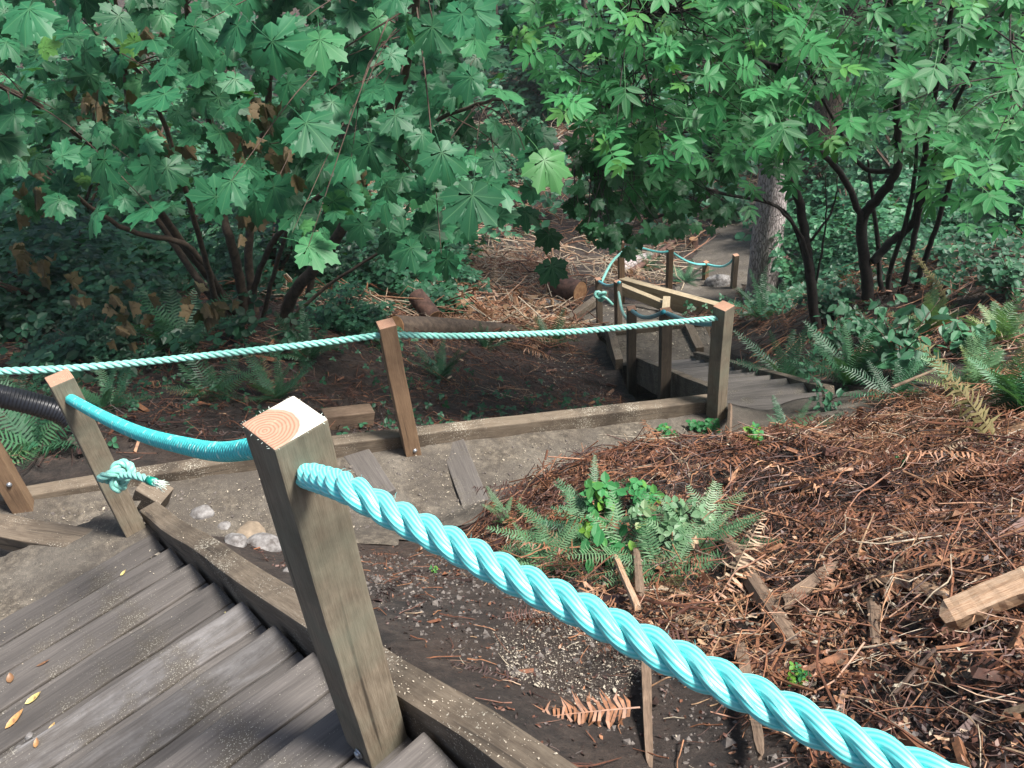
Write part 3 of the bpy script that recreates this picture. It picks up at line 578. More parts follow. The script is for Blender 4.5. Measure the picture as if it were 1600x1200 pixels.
plain(r3, [s2a+np.array([0, .04, .78]), (s2a+s3a)/2+np.array([-.02, 0, .72]), s3a+np.array([0, -.04, .82])], .019, M_ROPEP)
plain(r3, [in_plane(x, y, s4a+np.array([0, -.04, 0]), s3a+np.array([0, -.05, 0])) for x, y in ((933, 438), (945, 445), (955, 446), (968, 441))], .022, M_ROPEB)
a = Acc(); c = atd(938, 462, 12.0); th = np.linspace(0, 2*pi, 20)
tube(a, [c+np.array([sin(q)+2*sin(2*q), .8*sin(3*q), cos(q)-2*cos(2*q)])*.028 for q in th], .022, 8); part(a, 'knot', M_ROPEP, r3)
a = Acc(); tube(a, smooth_path([c, c+np.array([.08, -.05, -.03]), c+np.array([.16, -.08, -.12])]), .021, 8); part(a, 'tail', M_ROPEP, r3)
r4 = empty('rope', f1b, 0, 'thin turquoise rope hung in sagging curves along the farthest posts', 'rope')
f0a, f1a, f2a, f3a = map(np.array, (f0b, f1b, f2b, f3b))
plain(r4, [s4a+np.array([.02, .04, .80]), (s4a*.45+f0a*.55)+np.array([0, 0, .86]), atd(974, 392, 14.9)], .022, M_ROPEP)
plain(r4, [in_plane(x, y, f0a, f1a) for x, y in ((974, 386), (1000, 387), (1020, 392), (1035, 394), (1047, 392))], .02, M_ROPE)
plain(r4, [in_plane(x, y, f1a, f2a) for x, y in ((1047, 392), (1060, 401), (1075, 409), (1090, 413), (1104, 413))], .022, M_ROPE)
plain(r4, [in_plane(x, y, f2a, f3a) for x, y in ((1104, 413), (1118, 416), (1130, 416), (1140, 411), (1148, 402))], .025, M_ROPE)

# ---- black corrugated pipe
a = Acc(); P, t = resample(smooth_path([at(-90, 603, 4.3), at(0, 619, 4.2), at(60, 633, 4.15), at(96, 645, 4.12), at(112, 655, 4.1)]), .004)
rad = .056+.0022*np.sin(t/.016*2*pi); tube(a, P, rad, 22)
tag(a.build('drain_pipe', M_PIPE, smooth=True), 'black corrugated plastic pipe entering at the left edge behind the knotted post', 'pipe')

# ------------------------------------------------------------------ stones, logs, stumps, wood pieces
def stone(loc, size, mat, label, group=None, name='rock', rz=0, seed=0):
    bm = bmesh.new(); bmesh.ops.create_icosphere(bm, subdivisions=4, radius=1); rs = np.random.default_rng(seed+3)
    pl = [(norm(rs.normal(size=3)), rs.uniform(.72, .92)) for _ in range(9)]
    for v in bm.verts:
        p = np.array(v.co)
        for n, d in pl:
            e = p @ n-d
            if e > 0: p = p-n*e*.8
        p *= 1+.03*sin(p[0]*5+seed)+.02*sin(p[1]*9+p[2]*7+seed); v.co = Vector(p*np.array(size))
    for f in bm.faces: f.smooth = True
    me = bpy.data.meshes.new(name); bm.to_mesh(me); bm.free(); me.materials.append(mat)
    o = link(name, me); o.location = loc; o.rotation_euler = (rng.uniform(-.2, .2), rng.uniform(-.2, .2), rz); return tag(o, label, 'rock', group)
RG = 'stones at the edge of the near stairs'
for i, (px_, py_, w, m, lab) in enumerate([(316, 803, 48, M_ROCK, 'largest rounded grey stone nearest the knotted post beside the stair side board'), (349, 825, 30, M_ROCK, 'small pale grey stone between the big rounded stone and the tan slab'), (388, 835, 74, M_ROCKB, 'flat tan slab stone behind the pale pebbles by the stair side board'), (368, 847, 40, M_ROCK, 'low grey stone half hidden by the stair side board'), (414, 852, 58, M_ROCK, 'angular bluish grey stone nearest the big post'), (449, 892, 14, M_ROCK, 'single grey pebble on dark soil left of the big post')]):
    c = atd(px_, py_, 3.15-.1*i*.6); r = w/1340*3.0/2*1.3; c[2] = Hs(c[0], c[1])+r*.2; q = ray(px_, py_); 
    # slide along the ray to the ground
    for _ in range(30):
        h = (c[2]-EYE[2])/q[2]; n_ = EYE+q*h; c = np.array([n_[0], n_[1], Hs(n_[0], n_[1])+r*.12])*.5+c*.5
    stone(tuple(c), (r, r*.75, r*.62), m, lab, RG, seed=i, rz=i*.8)
def ground_at(px_, py_, up=0., h0=1., h1=60.):
    q = ray(px_, py_); hs = np.geomspace(h0, h1, 900); P = EYE[None]+q[None]*hs[:, None]; below = P[:, 2] < H(P[:, 0], P[:, 1])+up
    i = int(np.argmax(below)) if below.any() else len(hs)-1; return P[i]
g = ground_at(1122, 440, .1, 12); stone(tuple(g), (.28, .2, .16), M_ROCK, 'pale grey boulder lying on the far path near the last posts', seed=12)
g = ground_at(895, 505, .05, 7); 
for i, (x_, y_, r, lab) in enumerate([(815, 502, .16, 'dark rounded rock left of the lower landing'), (822, 512, .12, 'dark grey rock in front of the other dark rock by the fallen trunk'), (862, 478, .2, 'grey rock leaning beside the cut orange log round')]):
    g = ground_at(x_, y_, .02, 6); stone(tuple(g), (r, r*.8, r*.7), M_ROCK if i != 0 else M_ROCKB, lab, seed=20+i)
def log(A, B, r0, r1, mat, label, name='log', cat='log', sides=20, cut=M_CUT, group=None, bumpy=.08):
    A = np.array(A, float); B = np.array(B, float); root = empty(name, tuple(A), 0, label, cat, group)
    P = smooth_path([A, (A+B)/2+rng.normal(0, .01, 3)*np.linalg.norm(A-B), B], 10); a = Acc(); tube(a, P, [r0, r1], sides, caps=False, bump=bumpy)
    part(a, 'bark', mat, root)
    for (c, d, r) in ((A, A-B, r0), (B, B-A, r1)):
        a = Acc(); d = d/np.linalg.norm(d); tube(a, [c-d*.02, c+d*.004], [r*.96, r*.94], sides); part(a, 'cut_face', cut, root, False)
    return root
ga = ground_at(610, 478, .30, 6); gb = ground_at(800, 519, .2, 6); ga[2] -= .28; log(ga, gb, .14, .10, M_STEM, 'long fallen reddish trunk lying behind the middle brown post', 'fallen_log')
g = ground_at(663, 480, .25, 6); log(g+np.array([-.1, .2, .06]), g+np.array([.1, -.1, -.1]), .11, .11, M_BARKR, 'short reddish log round on the left of the fallen trunk')
g = ground_at(700, 478, .2, 6); log(g+np.array([-.14, .05, .02]), g+np.array([.14, -.08, .0]), .13, .12, M_BARKR, 'short log round with an orange cut face above the fallen trunk')
g = ground_at(893, 458, .22, 8); log(g+np.array([-.30, .25, .10]), g+np.array([.14, -.2, .12]), .21, .20, M_BARKR, 'thick log round with orange cut faces left of the lower landing')
g = ground_at(868, 480, .1, 8)
def stump(px_, py_top, py_bot, w, h0, mat, label):
    b = ground_at(px_, py_bot, 0, h0); D = (b-EYE) @ F_; r = w/2*D/FPX; hgt = (py_bot-py_top)*D/FPX/.9
    root = empty('stump', tuple(b), 0, label, 'tree stump'); a = Acc(); tube(a, [(0, 0, -.2), (0, 0, 0), (.01, 0, hgt*.5), (0, 0, hgt)], [r*1.35, r*1.15, r, r*.98], 20, caps=False, bump=.06); a.build('bark', mat, root, True)
    a = Acc(); tube(a, [(0, 0, hgt-.02), (0, 0, hgt+.003)], [r*.97, r*.95], 20); a.build('cut_top', M_CUT, root)
stump(1083, 373, 388, 14, 14, M_BARKR, 'small red stump with a pale fresh cut top on the far slope')
stump(853, 150, 168, 14, 18, M_BARKB, 'dark upright stump far up the clearing between the two leafy crowns')
stump(838, 158, 166, 10, 18, M_BARKB, 'smaller dark stump beside the far upright stump')
ga = ground_at(836, 212, .2, 15); gb = ground_at(945, 262, .2, 15); log(ga, gb, .16, .16, M_BARK, 'pale grey fallen trunk lying across the far clearing', 'fallen_log')
ga = ground_at(985, 425, .12, 12); gb = ground_at(1062, 370, .12, 12); log(ga, gb, .07, .05, M_BARKR, 'slim reddish fallen pole on the brushy slope behind the far posts', 'fallen_log', sides=10)
ga = ground_at(965, 418, .15, 12); gb = ground_at(1015, 402, .15, 12); log(ga, gb, .16, .13, M_BARK, 'short grey fallen trunk behind the half hidden far post', 'fallen_log', sides=12)
ga = ground_at(1222, 405, .12, 12); gb = ground_at(1262, 445, .12, 12); log(ga, gb, .14, .1, M_BARKR, 'tan broken branch on the ground right of the thick grey trunk', 'fallen_log', sides=10)

def slab(px1, px2, w, th, mat, label, up=.03, name='wood_piece', cat='wood', taper=.6, lift2=0.):
    A = ground_at(*px1, up); B = ground_at(*px2, up); B[2] += lift2; d = B-A; Ln = np.linalg.norm(d); x = d/Ln; y = np.cross([0, 0, 1.], x); y /= np.linalg.norm(y); z = np.cross(x, y)
    n = 16; V = []; S = 8; rs = np.random.default_rng(int(px1[0])); kr = rs.uniform(.7, 1.15, 16); off = np.zeros(2)
    for i in range(n):
        t = i/(n-1); e = (1 if .06 < t < .94 else .75)*(1-(1-taper)*t); off = off+.0004*rs.normal(size=2)
        for k in range(S):
            a_ = 2*pi*k/S; cx = np.sign(cos(a_))*abs(cos(a_))**.5*w/2*e*(kr[k]+.02*rs.normal()); cz = np.sign(sin(a_))*abs(sin(a_))**.5*th/2*e*(kr[k+8]+.02*rs.normal())
            V.append((t*Ln+rs.normal()*.001+((rs.random()-.5)*w*1.3 if i in (0, n-1) else 0), cx+off[0], cz+off[1]))
    Fc = [(i*S+k, i*S+(k+1) % S, (i+1)*S+(k+1) % S, (i+1)*S+k) for i in range(n-1) for k in range(S)]+[tuple(range(S))[::-1], tuple((n-1)*S+k for k in range(S))]
    a = Acc(); a.add(V, Fc); o = a.build(name, mat); m = Matrix((x, y, z)).transposed().to_4x4(); m.translation = A; o.matrix_world = m; return tag(o, label, cat)
slab((1128, 835), (1245, 1015), .055, .05, M_OLDWOOD, 'long brown split stake slanting down the debris right of the green fern', .03, taper=1.15)
slab((1225, 945), (1300, 885), .05, .03, M_OLDWOOD, 'short brown split piece to the right of the long stake', .05)
slab((1478, 965), (1620, 905), .085, .05, M_SPLIT, 'bright split wood slab with white broken end at the right edge', .09, taper=1)
slab((1385, 900), (1480, 925), .06, .03, M_SPLIT, 'pale weathered splinter left of the bright split slab', .03)
slab((1395, 842), (1500, 838), .05, .03, M_OLDWOOD, 'grey weathered chunk of wood half sunk in the upper debris', .02)
slab((1365, 935), (1368, 1000), .04, .02, M_OLDWOOD, 'small upright brown wood flake in the middle of the debris', .04)
slab((1395, 1085), (1462, 1012), .012, .012, M_TWIG, 'straight thin greyish stick pointing up across the lower debris', .05, 'stick', 'stick')
slab((1155, 1010), (1190, 1180), .035, .03, M_OLDWOOD, 'bark covered branch end standing below the thick rope', .04)
slab((1010, 1040), (1015, 1200), .03, .03, M_OLDWOOD, 'rotting brown branch at the bottom, left of the other branch end', .04)
slab((0, 1160), (66, 1105), .012, .012, M_SPLIT, 'knobbly pale twig on the gravel in the bottom left corner', .03, 'stick', 'stick')
slab((962, 870), (998, 950), .022, .02, M_SPLIT, 'tan bent stem standing in the central fern clump', .1, 'stick', 'stick', 1.2)
slab((994, 858), (1000, 930), .028, .02, M_OLDWOOD, 'dark broken stem beside the tan stem in the fern clump', .08, 'stick', 'stick', 1.2)
slab((1395, 605), (1480, 570), .02, .02, M_OLDWOOD, 'bare grey brown branch poking out under the broadleaf seedling', .15, 'stick', 'stick')
slab((1400, 640), (1550, 662), .02, .018, M_TWIG, 'dark bare branch lying along the top of the debris crest', .08, 'stick', 'stick')
slab((1138, 704), (1140, 640), .035, .10, M_OLDWOOD, 'curved brown board end beside the foot of the tall right post', .02, 'board', 'board', 1)
for i, (x_, y_, m, lab) in enumerate([(30, 1170, M_ROCK, 'white pebble touching the bottom left corner twigs'), (46, 1150, M_ROCK, 'grey angular pebble beside the yellow leaf in the bottom left corner'), (12, 1193, M_ROCK, 'round pale pebble at the very bottom left')]):
    q = ray(x_, y_); g = EYE+q*1.95
    s_ = (g[:2]-P0) @ SD; g = atz(x_, y_, -.50); 
    for _ in range(8): g = atz(x_, y_, stair_z((g[:2]-P0) @ SD)+.03)
    stone(tuple(g), (.014, .011, .01), m, lab, 'pebbles on the bottom left tread', 'pebble', seed=40+i)

# ------------------------------------------------------------------ leaf templates
def maple_T(droop=.22, crease=.10, skew=0., wav=0.):
    prof = [(.50, .21), (.60, .285), (.67, .19), (.79, .215), (.84, .10), (.93, .045)]; out = []
    lobes = [(-132, .44, .8), (-86, .80, .95), (-42, .98, 1.), (0, 1.04, 1.05), (42, .98, 1.), (86, .80, .95), (132, .44, .8)]
    for q, (dg, Lb, wl) in enumerate(lobes):
        c_, s_ = cos(radians(dg)), sin(radians(dg)); pts = [(u, -v) for u, v in prof]+[(1, 0)]+[(u, v) for u, v in prof[::-1]]
        if abs(dg) > 100: pts = [(.5, -.28), (.78, -.2), (1, 0), (.7, .26), (.45, .2)]
        for u, v in pts: out.append((u*Lb*s_+v*wl*c_, u*Lb*c_-v*wl*s_))
        if q < 6: h_ = radians((dg+lobes[q+1][0])/2); rr = .40 if 0 < q < 5 else .34; out.append((rr*sin(h_), rr*cos(h_)))
    out.append((0.0, -.04)); out = np.array(out); n = len(out); r = np.hypot(out[:, 0], out[:, 1])
    ang = np.arctan2(out[:, 0], out[:, 1]); k = radians(43); v = np.abs((ang+k/2) % k-k/2)
    z = -droop*r**2-crease*v*r*2+skew*out[:, 0]*r+wav*np.sin(ang*5+r*4)*r
    mid = out*.5; zm = -droop*(r*.5)**2-crease*.6*v*r+skew*mid[:, 0]*r*.5+wav*.4*np.sin(ang*5+r*2)*r
    V = np.vstack([[(0, 0, 0)], np.c_[mid, zm], np.c_[out, z]])
    Fc = []
    for i in range(n):
        j = (i+1) % n; Fc.append((0, 1+j, 1+i)); Fc.append((1+i, 1+j, 1+n+j, 1+n+i))
    V[:, :2] *= .62; V[:, 2] *= .62      # whole leaf about 1 wide
    uv = V[:, :2].copy()
    return V, Fc, uv
T_MAPLE = maple_T()
def petiole(T, Ln=.55):
    V, Fc, uv = T; k = len(V); P = np.array([(-.006, 0, 0), (.006, 0, 0), (0, 0, -.01), (-.006, -Ln*.5, .03), (.006, -Ln*.5, .03), (0, -Ln*.5, .02), (-.005, -Ln, -.04), (.005, -Ln, -.04), (0, -Ln, -.05)])
    f2 = [(k+a_, k+b_, k+b_+3, k+a_+3) for s in (0, 3) for a_, b_ in ((s, s+1), (s+1, s+2), (s+2, s))]
    return np.vstack([V, P]), Fc+f2, np.vstack([uv, np.full((9, 2), 3.)])
T_MAPLEP = [petiole(maple_T(*q)) for q in ((.2, .02, 0, .04), (.4, .06, .14, .06), (.05, -.04, -.22, .07), (.3, .16, .1, .05))]
def leaflet_pts(L_=1., w=.34, fold=.10, droop=.18, n=5):
    ys = np.linspace(0, 1, n+1); V = []; 
    for y in ys:
        ww = w/2*(sin(pi*min(1, y**.8*1.0))**.8 if 0 < y < 1 else 0)*1.0; V += [(-ww, y*L_, -droop*y*y+0), (0, y*L_, -droop*y*y-fold*ww*2), (ww, y*L_, -droop*y*y)]
    Fc = []
    for i in range(n):
        a_ = i*3
        Fc += [(a_, a_+1, a_+4, a_+3), (a_+1, a_+2, a_+5, a_+4)]
    V = np.array(V); return V, Fc, V[:, :2].copy()
def compound_T(pairs=3, w=.36):
    V0, F0, U0_ = leaflet_pts(1, w); V = []; Fc = []; UV = []; n = 0
    items = [(0, .55, 0, .72)]+[(s, .50-.16*i, s*radians(48+26*i), .66-.05*i) for i in range(pairs) for s in (-1, 1)]
    for s, y, a_, sc in items:
        R = np.array([[cos(a_), sin(a_), 0], [-sin(a_), cos(a_), 0], [0, 0, 1]]); q = V0.copy()*sc; q[:, 0] *= 1
        q = q @ R.T; q[:, 1] += y-.0; q[:, 2] -= .22*(y)**2*.5+.0; V.append(q); UV.append(U0_); Fc += [tuple(j+n for j in f) for f in F0]; n += len(q)
    P = np.array([(-.012, -.5, 0), (.012, -.5, 0), (-.01, .2, -.01), (.01, .2, -.01), (-.008, .55, -.03), (.008, .55, -.03)]); V.append(P); UV.append(np.full((6, 2), .0)); Fc += [(n, n+1, n+3, n+2), (n+2, n+3, n+5, n+4)]
    return np.vstack(V), Fc, np.vstack(UV)
T_ELDER = [compound_T(2, .42), compound_T(3, .38), compound_T(2, .36)]; T_ELDER3 = compound_T(3, .38)
def frond_T(pairs=24, width=.22, curl=.35, dead=0., pn=3):
    """a fern frond along +y, 1 long, arching down in z"""
    V = []; Fc = []; n = 0; rs = np.random.default_rng(pairs+int(dead*10))
    def c(t): return np.array([0, t*(1-.12*curl*t), curl*.35*(t-t*t*1.6)])
    for i in range(12):
        t = i/11; p = c(t); w = .006*(1-.8*t); V += [p+(-w, 0, 0), p+(w, 0, 0), p+(0, 0, -w*1.2)]
    for i in range(11):
        a_ = i*3; Fc += [(a_, a_+1, a_+4, a_+3), (a_+1, a_+2, a_+5, a_+4), (a_+2, a_, a_+3, a_+5)]
    n = 36
    for i in range(pairs):
        t = .08+.92*i/pairs; wd = width*(min(1, (t+.05)*5)*.9)*(1-t)**.55+.012
        for s in (-1, 1):
            p = c(t); tl = .25+.25*t; q0 = .020*(1-.5*t)
            tip = p+np.array([s*wd, wd*tl, -.18*wd+dead*rs.normal()*.5*wd-dead*.5*wd]); m1 = (p+tip)/2+np.array([0, .0, .06*wd+dead*rs.normal()*.15*wd])
            tip[:2] += rs.normal(size=2)*(.012+.05*wd); tip[2] += rs.normal()*.15*wd; m1[2] += rs.normal()*.06*wd
            if dead: m1[1] += rs.normal()*.02; tip[:2] += rs.normal(size=2)*.03
            V += [p+(0, -q0*.6, 0), p+(0, q0*.6, 0), m1+(0, -q0*.75, 0), m1+(0, q0*.75, .0), tip]; Fc += [(n, n+1, n+3, n+2), (n+2, n+3, n+4)]; n += 5
    V = np.array(V); return V, Fc, V[:, :2].copy()
T_FROND = frond_T(26, .15); T_FRONDW = frond_T(20, .24, .45); T_DEADFR = frond_T(18, .2, .2, .9); T_LADY = frond_T(30, .28, .6)
def simple_leaf(w=.5):
    V, Fc, uv = leaflet_pts(1, w, .12, .25, 4); return V, Fc, uv
T_LEAF = simple_leaf(.55)
def trifol():
    V = []; Fc = []; n = 0
    for a_ in (0, 2.0, -2.0):
        v, f, u = leaflet_pts(.6, .45, .1, .12, 3); R = np.array([[cos(a_), sin(a_), 0], [-sin(a_), cos(a_), 0], [0, 0, 1]]); V.append(v @ R.T); Fc += [tuple(j+n for j in q) for q in f]; n += len(v)
    V = np.vstack(V); return V, Fc, V[:, :2].copy()
T_TRI = trifol()
T_FLAKE = (np.array([(-.5, 0, 0), (0, -.25, .1), (.5, 0, .02), (.1, .28, .12), (-.25, .2, -.05)]), [(0, 1, 3, 4), (1, 2, 3)])
T_CHUNK = (np.array([(-.9, -.2, -.1), (-.7, .3, -.05), (-.8, .05, .18), (.8, -.3, -.1), (1.0, .2, -.1), (.75, -.05, .16)]), [(0, 1, 2), (0, 3, 4, 1), (1, 4, 5, 2), (2, 5, 3, 0), (3, 5, 4)])
T_CURL = (np.array([(-.5, -.1, .1), (-.5, .1, .0), (-.15, -.2, -.02), (-.15, .18, .06), (.2, -.16, .08), (.2, .14, -.04), (.5, 0, .16)]), [(0, 2, 3, 1), (2, 4, 5, 3), (4, 6, 5)])
def stick_T(bend=.1, seed=0, r=.5):
    rs = np.random.default_rng(seed); P = np.array([(-.5+i/5, bend*sin(i/5*pi)+rs.normal()*bend*.15, rs.normal()*bend*.15) for i in range(6)]); a = Acc(); tube(a, P, [r*.014, r*.02, r*.012], 4); return a.v[0], a.f[0]
T_STICK = [stick_T(b, i) for i, b in enumerate((.02, .08, .18, .3))]

def rand_frames(N, up=(0, 0, 1), spread=.5, tip=None):
    n = norm(np.array(up)[None]+rng.normal(0, spread, (N, 3))); t = rng.normal(0, 1, (N, 3)) if tip is None else norm(np.array(tip)[None]+rng.normal(0, .6, (N, 3)))
    return frames(n, t)
def inpoly(x, y, poly):
    poly = np.array(poly, float); ins = np.zeros(len(x), bool); j = len(poly)-1
    for i in range(len(poly)):
        xi, yi = poly[i]; xj, yj = poly[j]; ins ^= ((yi > y) != (yj > y)) & (x < (xj-xi)*(y-yi)/(yj-yi+1e-12)+xi); j = i
    return ins
def sample_poly(poly, N):
    poly = np.array(poly, float); lo, hi = poly.min(0), poly.max(0); X = []; 
    while sum(len(q) for q in X) < N:
        q = rng.uniform(lo, hi, (N*2, 2)); X.append(q[inpoly(q[:, 0], q[:, 1], poly)])
    return np.concatenate(X)[:N]
RU = np.array
def rays(P): 
    v = F_[None]+R_[None]*(P[:, :1]-800)/FPX-U_[None]*(P[:, 1:2]-600)/FPX; return v

# ------------------------------------------------------------------ litter (stuff)
def scatter(poly, N): 
    P = sample_poly(poly, N); return np.c_[P, H(P[:, 0], P[:, 1])]
MOUND = [(-.35, 2.75), (-.1, 3.25), (.5, 3.5), (1.2, 3.75), (2.0, 4.0), (3.2, 4.4), (4.6, 4.2), (4.6, 1.2), (3, .6), (1.2, .35), (.55, .75), (.35, 1.4), (.2, 1.9), (-.1, 2.3)]
a = Acc()
def slope_frames(P, spread):
    e = .05; zx = (H(P[:, 0]+e, P[:, 1], False)-H(P[:, 0]-e, P[:, 1], False))/(2*e); zy = (H(P[:, 0], P[:, 1]+e, False)-H(P[:, 0], P[:, 1]-e, False))/(2*e)
    n = norm(np.stack([-zx, -zy, np.ones(len(P))], 1)); n = norm(n+rng.normal(0, spread, n.shape)); return frames(n, rng.normal(0, 1, n.shape))
def patch(P, f=1.6, seed=9): return hnoise(P[:, 0], P[:, 1], f, seed)*.5+.5
def stalks(a, poly, n, ls, th, mu, lift):
    P = scatter(poly, n); P[:, 2] += rng.random(n)*lift
    Y, X, Z = slope_frames(P, .2)
    for i in range(n):
        L_ = rng.uniform(*ls); b = rng.uniform(-.16, .16)*L_; c = P[i]; q = [c-X[i]*L_/2, c+Y[i]*b*.7-X[i]*L_*.2, c+Y[i]*b+Z[i]*.03*L_, c+X[i]*L_/2+Z[i]*rng.uniform(-.05, .12)*L_]
        tube(a, smooth_path(q, 4), [th*rng.uniform(.7, 1.2), th*.9, th*.5], 5, float(np.clip(rng.normal(mu, .12), 0, 1)))
def add_litter(a, poly, ns, nf, nd, ls=(.06, .3), thick=.04, lift=.07, size=1., bias=0., seed=9, dens=.8):
    P = scatter(poly, ns); P = P[patch(P, 1.3, seed+12)+patch(P, 4, seed+14)*.5 > rng.uniform(-.1, dens, ns)]; ns = len(P); P[:, 2] += rng.random(ns)**1.5*lift; Y, X, Z = slope_frames(P, .22)
    which = rng.integers(0, 4, ns); sc = rng.uniform(*ls, ns)*size*rng.choice([1, 1, .6], ns); r = np.clip(rng.normal(.56, .24, ns)+bias+(patch(P, 1.6, seed)-.5)*.6, 0, .98)
    for w in range(4):
        m = which == w; a.inst(T_STICK[w], P[m], X[m], Y[m], Z[m], sc[m], r[m])
    P = scatter(poly, nf); P = P[patch(P, 1.3, seed+12)+patch(P, 4, seed+14)*.5 > rng.uniform(-.1, dens, nf)]; nf = len(P); P[:, 2] += rng.random(nf)*lift*.7; X, Y, Z = slope_frames(P, .55); r = np.clip(rng.normal(.42, .22, nf)+bias+(patch(P, 1.6, seed)-.5)*.8, 0, 1); sc = rng.uniform(.007, .026, nf)*size
    h = nf//2; a.inst(T_CURL, P[:h], X[:h], Y[:h], Z[:h], sc[:h]*1.3, r[:h]); a.inst(T_FLAKE, P[h:], X[h:], Y[h:], Z[h:], sc[h:], r[h:])
    nc = nf//45; P = scatter(poly, nc); P[:, 2] += rng.random(nc)*lift*.6; X, Y, Z = slope_frames(P, .4); a.inst(T_CHUNK, P, X, Y, Z, rng.gamma(3., .013, nc)*size, np.clip(rng.normal(.5, .3, nc), .05, .95))
    P = scatter(poly, nd); P = P[patch(P, 2.2, seed+13) > .5]; nd = len(P); P[:, 2] += rng.random(nd)*lift; X, Y, Z = slope_frames(P, .3); r = np.clip(rng.normal(.58, .18, nd)+bias+(patch(P, 1.6, seed)-.5)*.5, 0, .95); a.inst(T_DEADFR, P, X, Y, Z, rng.uniform(.15, .4, nd)*size, r)
add_litter(a, MOUND, 13000, 52000, 560, (.04, .30), bias=.02, lift=.085, dens=.95)
add_litter(a, [(.45, 1.3), (.6, .6), (1.3, .2), (3, .5), (3, 2.2), (1.4, 2.2)], 4200, 26000, 120, (.03, .2), bias=-.04, lift=.05, seed=31, dens=.6)
add_litter(a, [(.2, 1.5), (-.2, 2.4), (-.3, 2.9), (.6, 3.4), (1.6, 3.6), (2.6, 3.9), (2.6, 1.8), (1.2, 1.0)], 3500, 16000, 200, (.04, .26), bias=.04, seed=4)
stalks(a, MOUND, 520, (.10, .42), .0036, .68, .11); stalks(a, MOUND, 110, (.15, .55), .0065, .5, .08); stalks(a, MOUND, 130, (.08, .3), .003, .92, .1)
tag(a.build('forest_litter', M_LITTER), 'orange brown heap of dead fern stalks, twigs and bark flakes on the right', 'leaf litter', kind='stuff')
a = Acc()
add_litter(a, [(-.25, 1.35), (-.9, 2.2), (-1.3, 2.75), (-.9, 3.0), (-.2, 3.0), (.4, 2.2), (.5, 1.2), (.5, .5), (.2, .6)], 420, 2600, 14, (.02, .12), lift=.012, size=.7, bias=-.1)
stalks(a, [(-.25, 1.35), (-.9, 2.2), (-1.2, 2.8), (-.2, 2.9), (.4, 2.0), (.5, 1.2), (.6, .5), (.25, .6)], 90, (.04, .16), .002, .55, .012); stalks(a, [(-.2, 1.35), (-.8, 2.2), (-.2, 2.7), (.4, 1.6), (.5, .7)], 40, (.02, .07), .0016, .93, .01)
tag(a.build('forest_litter', M_LITTER), 'thin scatter of brown needles and bark crumbs on the dark soil right of the big near post', 'leaf litter', kind='stuff')
a = Acc()
add_litter(a, [(-4, 3.5), (-1, 4.2), (1.0, 4.75), (1.15, 6.4), (1.1, 8.5), (1, 11.3), (-.5, 11.5), (-4, 10), (-8, 8), (-8, 4)], 11000, 34000, 420, (.06, .4), lift=.06, size=1.1, bias=-.2, seed=5)
add_litter(a, [(-2.8, 8.2), (.4, 8.8), (1.1, 11.2), (1.4, 14), (1.5, 17), (-4, 17), (-4, 10)], 3600, 7000, 500, (.2, .9), lift=.2, size=1.5, bias=.26, seed=6)
add_litter(a, [(2.65, 5.2), (2.65, 8.5), (2.75, 11.8), (4.0, 11.8), (6.5, 10), (6.5, 4.6), (3.6, 4.2)], 2400, 4500, 320, (.1, .6), lift=.14, size=1.3, bias=0, seed=7)
P = scatter([(-2.6, 9.8), (.6, 9.8), (1.0, 12.2), (.6, 13.5), (-2.4, 13.0)], 420); P[:, 2] += rng.random(420)*.25; X, Y, Z = slope_frames(P, .8); a.inst(T_CHUNK, P, X, Y, Z, rng.uniform(.05, .16, 420), np.clip(rng.normal(.82, .1, 420), .5, .92))
add_litter(a, [(-4, 17), (1.5, 14.5), (3.0, 14.5), (5, 18.5), (9, 24), (9, 40), (-6, 40)], 6500, 9000, 700, (.2, .9), lift=.25, size=1.8, bias=.36, seed=8)
tag(a.build('brush_debris', M_LITTER), 'brown cut brush and twigs strewn over the slope beyond the path', 'brush', kind='stuff')
# sawdust and chips
m_chip = simple('pale_wood_chip', (.34, .295, .23), .9)
a = Acc()
def chips(poly, N, sz=(.004, .014), zf=None, dz=.022):
    P = sample_poly(poly, N); k = hnoise(P[:, 0], P[:, 1], 3.2, 5)+.6*hnoise(P[:, 0], P[:, 1], 9, 6) > rng.uniform(-1.1, .9, N); P = P[k]
    z = H(P[:, 0], P[:, 1])+dz if zf is None else zf(P[:, 0], P[:, 1]); Q = np.c_[P, z]; X, Y, Z = slope_frames(Q, .4); n = len(Q)
    a.inst(T_FLAKE, Q, X, Y, Z, rng.gamma(2., (sz[0]+sz[1])/6, n)*rng.choice([.6, 1, 1, 1.5], n), rng.random(n))
chips([(-3.6, 2.3), (-2.4, 2.1), (-1.3, 3.05), (-.2, 3.2), (1.2, 3.8), (1.2, 4.3), (-.6, 3.8), (-3.6, 2.95)], 11000, (.002, .011))
chips([(-.08, 1.3), (-.14, 1.6), (.02, 1.75), (.22, 1.65), (.3, 1.35), (.12, 1.22)], 7000, (.002, .0065), dz=.008)
chips([(-.2, 1.35), (-.9, 2.3), (-1.2, 2.9), (0, 2.9), (.3, 1.6), (.3, .9)], 500, (.003, .010), dz=.01)
chips([(.2, 7), (1.1, 7.0), (1.15, 8.8), (.4, 9)], 900, (.01, .035), dz=.015)
chips([(1.3, 8.1), (2.4, 8.1), (2.4, 8.8), (1.3, 8.8)], 300, (.01, .03), zf=lambda x, y: -4.19+0*x)
chips([(1, 12), (2.6, 11.6), (2.2, 13.2), (1.9, 13.1)], 400, (.015, .04), dz=.045)
